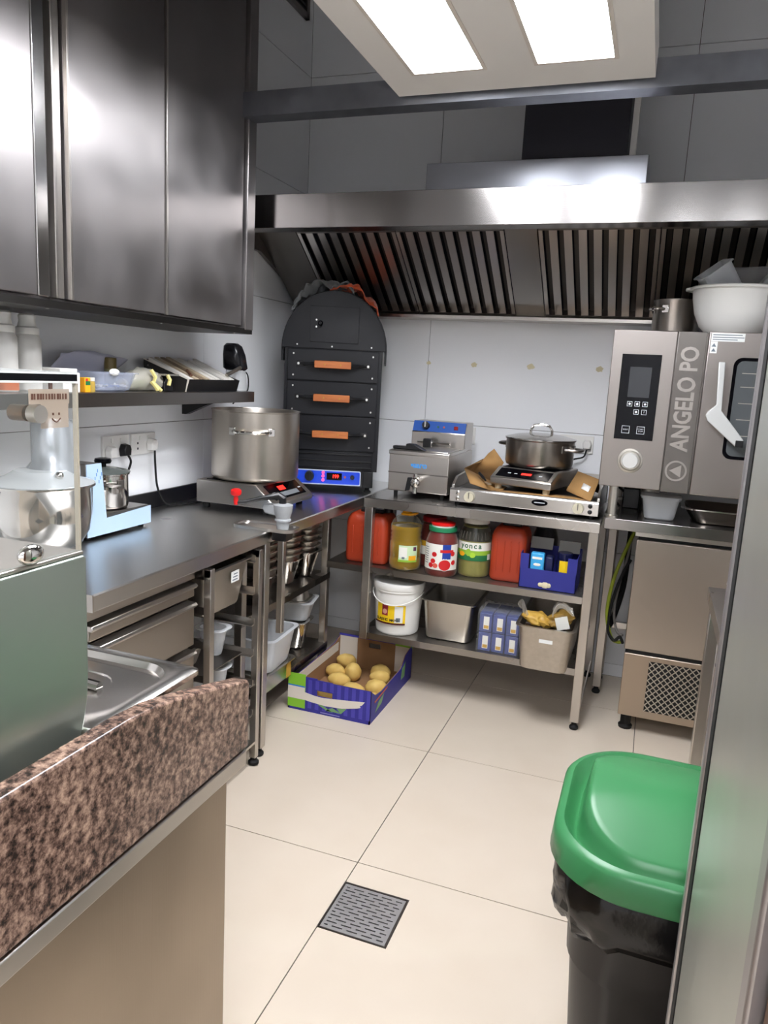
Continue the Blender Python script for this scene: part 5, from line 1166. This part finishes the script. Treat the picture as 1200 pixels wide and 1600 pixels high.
B().lathe([(.012, z), (.013, z + .003), (.013, z + .03), (.010, z + .034)], (-1.665, 1.912, 0), 18).obj('jar_body', mat('mustard_jar', '#b59a4a', .3), t); B().lathe([(.012, z + .034), (.012, z + .045)], (-1.665, 1.912, 0), 18).obj('cap', mat('lid_cream', '#cfcac0', .4), t)
t = thing('plastic_tub', 'clear plastic tub of oddments on the wall shelf', 'tub', (-1.73, 2.03, z))
pan(B(), .15, .215, .062, fl=.008, tap=.012, r=.02, cx=-1.728, cy=2.035, z=z).obj('tub_shell', clear('tub_blue_clear', '#ccd5ea', .28, .15), t)
tag(B().ball((-1.66, 2.015, z + .063), .008, .024, .012, 14, 8).obj('white_scoop', WHITE_P), 'white plastic scoop hooked on the clear tub rim', 'scoop')
for k, (x, y, m, lab) in enumerate(((-1.70, 1.985, LW_, 'crumpled paper at the left in the clear shelf tub'), (-1.70, 2.04, mat('blue_print_paper', '#8f9fd0', .6), 'blue printed paper in the clear shelf tub'), (-1.705, 2.09, WHITE_P, 'white packet at the right in the clear shelf tub'))):
    tag(B().grid(lambda u, v: (x - .02 + .04 * u, y - .025 + .05 * v, z + .006 + .012 * (1 + noise.noise(Vector((u * 5, v * 5, k * 3))))), 8, 8).obj('paper_scrap', m, None, solid=.001), lab, 'paper', 'papers in the clear tub')
t = tag(B().grid(lambda u, v: (-1.845 + .02 * math.sin(3 * v) + .085 * max(0, v - .55), 1.93 + .30 * u * (.80 + .28 * v) - .02 * (1 - v) + .01 * math.sin(8 * v), z + .115 * v + .012 * math.sin(4 * u) * v + .006 * noise.noise(Vector((u * 6, v * 6, 1)))), 24, 14).obj('plastic_sleeve', mat('sleeve_lilac', '#b9b9c8', .4), None, solid=.0015), 'pale creased plastic sleeve standing behind the clear tub', 'sleeve')
t = thing('tall_jar', 'small jar with brown top standing in front of the pale sleeve', 'jar', (-1.795, 2.165, z))
B().lathe([(.019, z), (.020, z + .003), (.020, z + .07)], (-1.80, 2.165, 0), 20).obj('jar_body', mat('olive_glass', '#8c8a6a', .25), t); B().lathe([(.021, z + .07), (.021, z + .108), (.018, z + .110)], (-1.80, 2.165, 0), 20).obj('brown_cap', mat('bronze_cap', '#6a5a2e', .35), t)
# roll of bags with yellow ties
t = thing('bag_roll', 'crumpled clear bag of greens tied with yellow tape on the shelf', 'bag', (-1.71, 2.23, z))
b = B(); seg = 20; R = []
for j in range(17):
    u = j / 16; r = .046 * math.sin(PI * min(.95, max(.06, u))) ** .4
    R.append([(-1.715 + r * .9 * math.cos(2 * PI * i / seg) * (1 + .32 * noise.noise(Vector((i * 1.3, u * 9, 2)))), 2.115 + .23 * u, z + .041 * (r / .046) + r * .85 * math.sin(2 * PI * i / seg) * (1 + .3 * noise.noise(Vector((i * 1.1, u * 8, 8))))) for i in range(seg)])
b.rings(R).obj('bag_film', clear('bag_film', '#d8d4c6', .5, .15), t, smooth=60)
B().ball((-1.712, 2.19, z + .024), .022, .055, .02).obj('greens', mat('herbs', '#5d6b45', .7), t); B().ball((-1.715, 2.13, z + .017), .015, .014, .014).obj('lemon', mat('yellow_plastic', '#efc417', .4), t)
for pts in (((-1.668, 2.215, z + .075), (-1.658, 2.225, z + .05), (-1.662, 2.22, z + .03), (-1.648, 2.245, z + .004)), ((-1.66, 2.205, z + .035), (-1.652, 2.215, z + .02), (-1.648, 2.225, z + .006)), ((-1.662, 2.30, z + .058), (-1.654, 2.304, z + .042), (-1.655, 2.298, z + .022))):
    B().tube(pts, .007, 6).obj('yellow_tape', mat('tape_yellow', '#e6d78a', .6), t)
t = thing('tape_gun', 'black tape dispenser lying beside the tied bag', 'dispenser', (-1.69, 2.335, z))
B().prism([(2.300, z), (2.352, z), (2.352, z + .012), (2.340, z + .05), (2.318, z + .055), (2.300, z + .03)], 'x', -1.70, -1.675).obj('dispenser_body', BLACK_P, t, bev=.003); B().box(-1.72, -1.66, 2.285, 2.368, z + .056, z + .062).obj('metal_edge', ST_PAN, t)
# tilted black box of sleeves
t = thing('sleeve_box', 'open black box full of paper sleeves tilted on the shelf', 'box', (-1.74, 2.56, z))
xf, xb = -1.648, -1.838; ya, yb = 2.40, 2.745
B().box(xb, xf, ya, yb, z, z + .003).obj('bottom', BLACK_P, t)
B().prism([(xf - .002, z), (xf + .012, z + .046), (xf + .009, z + .046), (xf - .005, z)], 'y', ya, yb + .01).obj('front', BLACK_P, t)
B().prism([(xf - .002, z), (xf + .012, z + .046), (xb, z + .112), (xb, z)], 'y', ya - .003, ya).obj('end', mat('black_card', '#23211f', .6), t)
B().prism([(xf - .002, z), (xf + .012, z + .046), (xb, z + .112), (xb, z)], 'y', yb, yb + .003).obj('end', mat('black_card', '#23211f', .6), t)
B().box(xb - .003, xb, ya, yb, z, z + .112).obj('back', BLACK_P, t)
B().prism([(xf - .0015, z), (xf + .0125, z + .046), (xf + .010, z + .0475), (xb, z + .115), (xb, z + .111), (xf + .004, z + .045), (xf - .005, z + .0005)], 'y', ya - .0045, ya - .003).obj('white_edge', KW, t)
PAP = (mat('sleeve_white', '#e4e0d8', .6), mat('sleeve_beige', '#b9a88e', .6), mat('sleeve_brown', '#7d6a55', .6), mat('sleeve_grey', '#a7a39c', .6))
rnd = random.Random(5)
for k in range(9):
    y = ya + .012 + k * .036; j = rnd.uniform(-.006, .008)
    o = B().prism([(xf - .004, z + .012), (xf + .004, z + .047 + j * .3), (xb + .01, z + .117 + j), (xb + .01, z + .08)], 'y', y, y + .024).obj('paper_sleeve', PAP[(0, 1, 2, 1, 0, 0, 3, 0, 0)[k]], t)
B().tube([(-1.70, 2.475, z + .078), (-1.65, 2.43, z + .060)], .005, 8).obj('brown_stick', mat('cinnamon', '#5c3b2a', .6), t); B().tube([(-1.665, 2.70, z + .064), (-1.655, 2.79, z + .098)], .008, 8).obj('steel_stick', ST_PAN, t)
# hand blender on its stand
t = thing('stick_blender', 'black stick blender motor standing at the far end of the shelf', 'blender', (-1.70, 2.83, z))
c = (-1.70, 2.83)
R = [rrect(c[0], c[1], zz, a, b_, .02) for zz, a, b_ in ((z, .040, .036), (z + .003, .042, .038), (z + .085, .036, .034))]
B().rings(R).obj('beaker', clear('beaker', '#d8dadb', .35, .1), t)
B().rings([rrect(c[0], c[1], z + .086, .036, .034, .02), rrect(c[0] - .002, c[1], z + .095, .043, .045, .024), rrect(c[0] - .006, c[1] - .006, z + .15, .041, .041, .024), rrect(c[0] - .009, c[1] - .012, z + .185, .034, .034, .022), rrect(c[0] - .011, c[1] - .014, z + .197, .022, .022, .016)]).obj('motor_housing', mat('black_satin', '#1a1a1e', .22), t, smooth=50)
B().tube(smooth_path([(c[0] - .02, c[1] + .04, z + .098), (c[0] - .01, c[1] + .07, z + .09), (c[0], c[1] + .10, z + .065), (c[0], c[1] + .105, z + .01), (c[0], c[1] + .08, z - .01), (c[0], c[1] + .063, z - .012), (c[0] - .05, c[1] + .062, z - .06)]), .0028, 8).obj('cable', RUBBER, t)

# ---------------------------------------------------------------- near counter with granite upstand
GR = MATS['granite']
t = thing('granite_counter', 'steel-fronted counter with a brown granite edge in the foreground', 'counter', (-.90, .62, 0))
gp_ = [(.05, .775), (1.132, .771), (1.132, .896), (1.125, .903), (1.05, .922), (.985, .938), (.92, .953), (.865, .964), (.80, .969), (.05, .973)]
B().prism(gp_, 'x', -.672, -.640).obj('granite_edge', GR, t, bev=.004)
B().box(-1.22, -.672, .05, 1.03, .83, .86).obj('counter_top', ST_TOP, t)
B().box(-.668, -.640, .05, 1.126, .737, .7685).obj('steel_strip', ST_Y, t, bev=.003)
FRONT = steel('steel_front', '#a79a8b', .36, V_, .08, .10, .22)
B().box(-1.20, -.660, .05, 1.092, .0, .737).obj('steel_front', FRONT, t, bev=.003)
t = thing('pan_lid', 'shiny steel pan lid with recessed grip on the granite counter', 'lid', (-.84, .90, .93))
lx, ly, lz = -.838, .903, .938
b = B(); hxx, hyy = .160, .130
b.rings([rrect(lx, ly, lz + .006, hxx, hyy, .014), rrect(lx, ly, lz + .014, hxx, hyy, .014), rrect(lx, ly, lz + .018, hxx - .006, hyy - .006, .012), rrect(lx, ly, lz + .018, hxx - .026, hyy - .026, .06), rrect(lx, ly, lz + .008, hxx - .032, hyy - .032, .058), rrect(lx, ly, lz + .008, .066, .052, .05), rrect(lx, ly, lz - .006, .056, .042, .041)])
b.obj('lid_plate', CHROME if False else steel('steel_lid', '#d6d2cc', .2, (4, 4, 4), .02), t, smooth=40)
B().tube([(lx - .058, ly, lz + .012), (lx, ly, lz + .015), (lx + .058, ly, lz + .012)], .008, 10).obj('grip_bar', CHROME, t)
t = thing('counter_pan', 'steel pan under the shiny lid on the granite counter', 'pan', (-.84, .90, .86))
pan(B(), .29, .235, .083, fl=.012, tap=.012, r=.03, cx=lx, cy=ly, z=.8605).obj('pan_shell', ST_DK, t)

t = thing('topping_display', 'rounded steel display unit, coloured for a greenish reflection, with a glass screen at the left edge', 'display unit', (-.86, .45, .86))
GG = mat('display_green_reflection', '#a3aca2', .32, .8, var=.06, vscale=4)  # greenish reflection on the steel is put into its base colour
dp = [(.08, .8605), (.66, .8605), (.70, .868), (.735, .887), (.760, .918), (.778, .955), (.787, .992), (.790, 1.03), (.790, 1.196), (.786, 1.200), (.08, 1.200)]
B().prism(dp, 'x', -1.04, -.700).obj('display_body', GG, t, bev=.003)
B().box(-1.03, -.703, .08, .788, 1.2002, 1.206).obj('top_lip', ST_PAN, t, bev=.002)
B().box(-.7115, -.7055, .08, .783, 1.2065, 1.427).obj('glass_screen', GLASS, t)
B().box(-.712, -.705, .7832, .7862, 1.2065, 1.427).obj('glass_edge', mat('glass_edge', '#b3aa98', .2), t)
B().box(-1.03, -.704, .08, .787, 1.4275, 1.4300).obj('shelf_glass_lower', mat('glass_white_edge', '#e8ece8', .15), t); B().box(-1.03, -.705, .08, .785, 1.4300, 1.4385).obj('shelf_band', BLACK_G, t); B().box(-1.03, -.704, .08, .787, 1.4385, 1.4410).obj('shelf_glass_upper', mat('glass_white_edge', '#e8ece8', .15), t)
bl = B().cyl((-.7055, .709, 1.391), (-.692, .709, 1.391), .011, seg=20).obj('screen_bolt', ST_PAN, t); B().cyl((-.735, .709, 1.391), (-.7115, .709, 1.391), .010, seg=20).obj('bolt_sleeve', mat('brass_dark', '#6b5138', .35, .8), bl)
B().ball((-.706, .700, 1.218), .009, .020, .013).obj('screen_clip', CHROME, t)
sg = B().box(-.7055, -.7049, .722, .768, 1.372, 1.402).obj('smile_sticker', clear('kraft_sticker', '#c9b8a6', .62, .5), t)
INK = mat('brown_ink', '#5f3d30', .6)
for y in (.742, .752): B().box(-.7049, -.7045, y - .0012, y + .0012, 1.388, 1.391).obj('smile_eye', INK, sg)
B().tube([(-.7048, .740 + .014 * k / 6, 1.384 - .0045 * math.sin(PI * k / 6)) for k in range(7)], .0008, 6).obj('smile_mouth', INK, sg)
st_ = B().box(-.7055, -.7049, .704, .770, 1.402, 1.420).obj('name_sticker', clear('kraft_sticker', '#c9b8a6', .62, .5), t)
rnd = random.Random(11)
for k in range(13): B().box(-.7049, -.7045, .7075 + k * .0046, .7075 + k * .0046 + rnd.choice((.0028, .0034, .0020)), 1.4075, 1.4145).obj('blurred_letter', INK, st_)
B().cyl((-.708, .742, 1.418), (-.708, .742, 1.432), .0025, seg=8).obj('sticker_hook', INK, st_)

# ---------------------------------------------------------------- tall fridge at the right edge
t = thing('tall_fridge', 'tall pale steel fridge side filling the right edge', 'fridge', (.45, .85, 0))
FS = mat('fridge_side', '#bfc1b8', .34, .7, var=.05, vscale=3, rvar=.05)
B().box(.122, .80, .62, 1.052, .10, 2.05).obj('cabinet', FS, t, bev=.002)
B().box(.1205, .80, 1.052, 1.085, .10, 2.05).obj('gasket', RUBBER, t)
B().box(.117, .80, 1.085, 1.108, .09, 2.06).obj('rear_edge', mat('alu_edge', '#a9a5a6', .35, .8), t, bev=.003)
B().box(.117, .80, .585, .615, .10, 2.05).obj('door_edge', mat('alu_edge', '#a9a5a6', .35, .8), t, bev=.004); B().box(.124, .80, .613, .622, .10, 2.05).obj('door_gasket', ST_PAN, t)
for x in (.16, .74):
    for y in (.66, 1.04): B().cyl((x, y, 0), (x, y, .102), .022, seg=14).obj('foot', RUBBER, t)
o = B().box(.128, .20, .20, .572, .0, 2.1).obj('door_1', mat('brown_door', '#5a3a28', .5), bev=.003); struct(o, 'dark brown door edge at the lower right corner')

# ---------------------------------------------------------------- bin with green lid
bx, by_ = .165, 1.435
t = thing('waste_bin', 'black waste bin with a green swing lid in front of the tall fridge', 'bin', (bx, by_, 0))
B().rings([rrect(bx, by_, .0, .175, .165, .08, 8), rrect(bx, by_, .01, .185, .172, .09, 8), rrect(bx, by_, .40, .210, .190, .10, 8), rrect(bx, by_, .405, .216, .196, .10, 8), rrect(bx, by_, .58, .225, .205, .11, 8), rrect(bx, by_, .60, .230, .210, .11, 8)]).obj('bin_body', mat('bin_black', '#161314', .42), t, smooth=50)
R = []
for j in range(9):
    u = j / 8; zz = .625 - .125 * u; grow = .010 + .014 * math.sin(PI * u)
    R0 = rrect(bx, by_, zz, .232 + grow - .006 * u, .212 + grow - .006 * u, .115, 12); ring = []
    for i, p in enumerate(R0):
        a = i / len(R0) * 2 * PI; n_ = noise.noise(Vector((math.cos(a) * 5, math.sin(a) * 5, u * 3))) + .5 * noise.noise(Vector((math.cos(a) * 14, math.sin(a) * 14, u * 5 + 3)))
        k = 1 + .07 * n_ * u * 1.2; dz = .03 * noise.noise(Vector((math.cos(a) * 3, math.sin(a) * 3, 7))) * u
        ring.append((bx + (p[0] - bx) * k, by_ + (p[1] - by_) * k, zz + dz))
    R.append(ring)
B().rings(R, False, False).obj('bin_bag', mat('bin_bag', '#0c0b0b', .2, bump=.5, bscale=40), t, smooth=60, solid=.0015)
GL = mat('green_lid', '#3f8452', .34, c2='#347a49', vscale=5)
hx_, hy_ = .262, .236
L_ = [(.602, 0, 0, .15), (.606, .004, .004, .15), (.648, .0, .0, .15), (.656, -.006, -.006, .146), (.659, -.016, -.016, .14), (.652, -.023, -.023, .132)]
b = B(); rr = [rrect(bx, by_, z_, hx_ + a, hy_ + c_, r_, 10) for z_, a, c_, r_ in L_]
base = rrect(bx, by_ - .010, 0, hx_ - .040, hy_ - .052, .12, 10); bh = hy_ - .052
rr.append(rrect(bx, by_ - .004, .630, hx_ - .034, hy_ - .040, .124, 10))
for s_ in (1.0, .985, .965, .94, .91, .88, .84, .78, .70, .6, .48, .36, .24, .12, .03):
    ring = []
    for p in base:
        x = bx + (p[0] - bx) * (1 - (1 - s_) * .8); y = by_ + (p[1] - by_) * s_; v = (y - by_) / bh
        P_ = .066 * (1 - v ** 1.8 * .62) if v > 0 else .066 * (1 - abs(v) ** 1.7 * .93)
        q = min(1, (1 - s_) / .10); q = q * q * (3 - 2 * q)
        ring.append((x, y, .628 + (P_ + .018) * q))
    rr.append(ring)
b.rings(rr).obj('lid', GL, t, smooth=60)
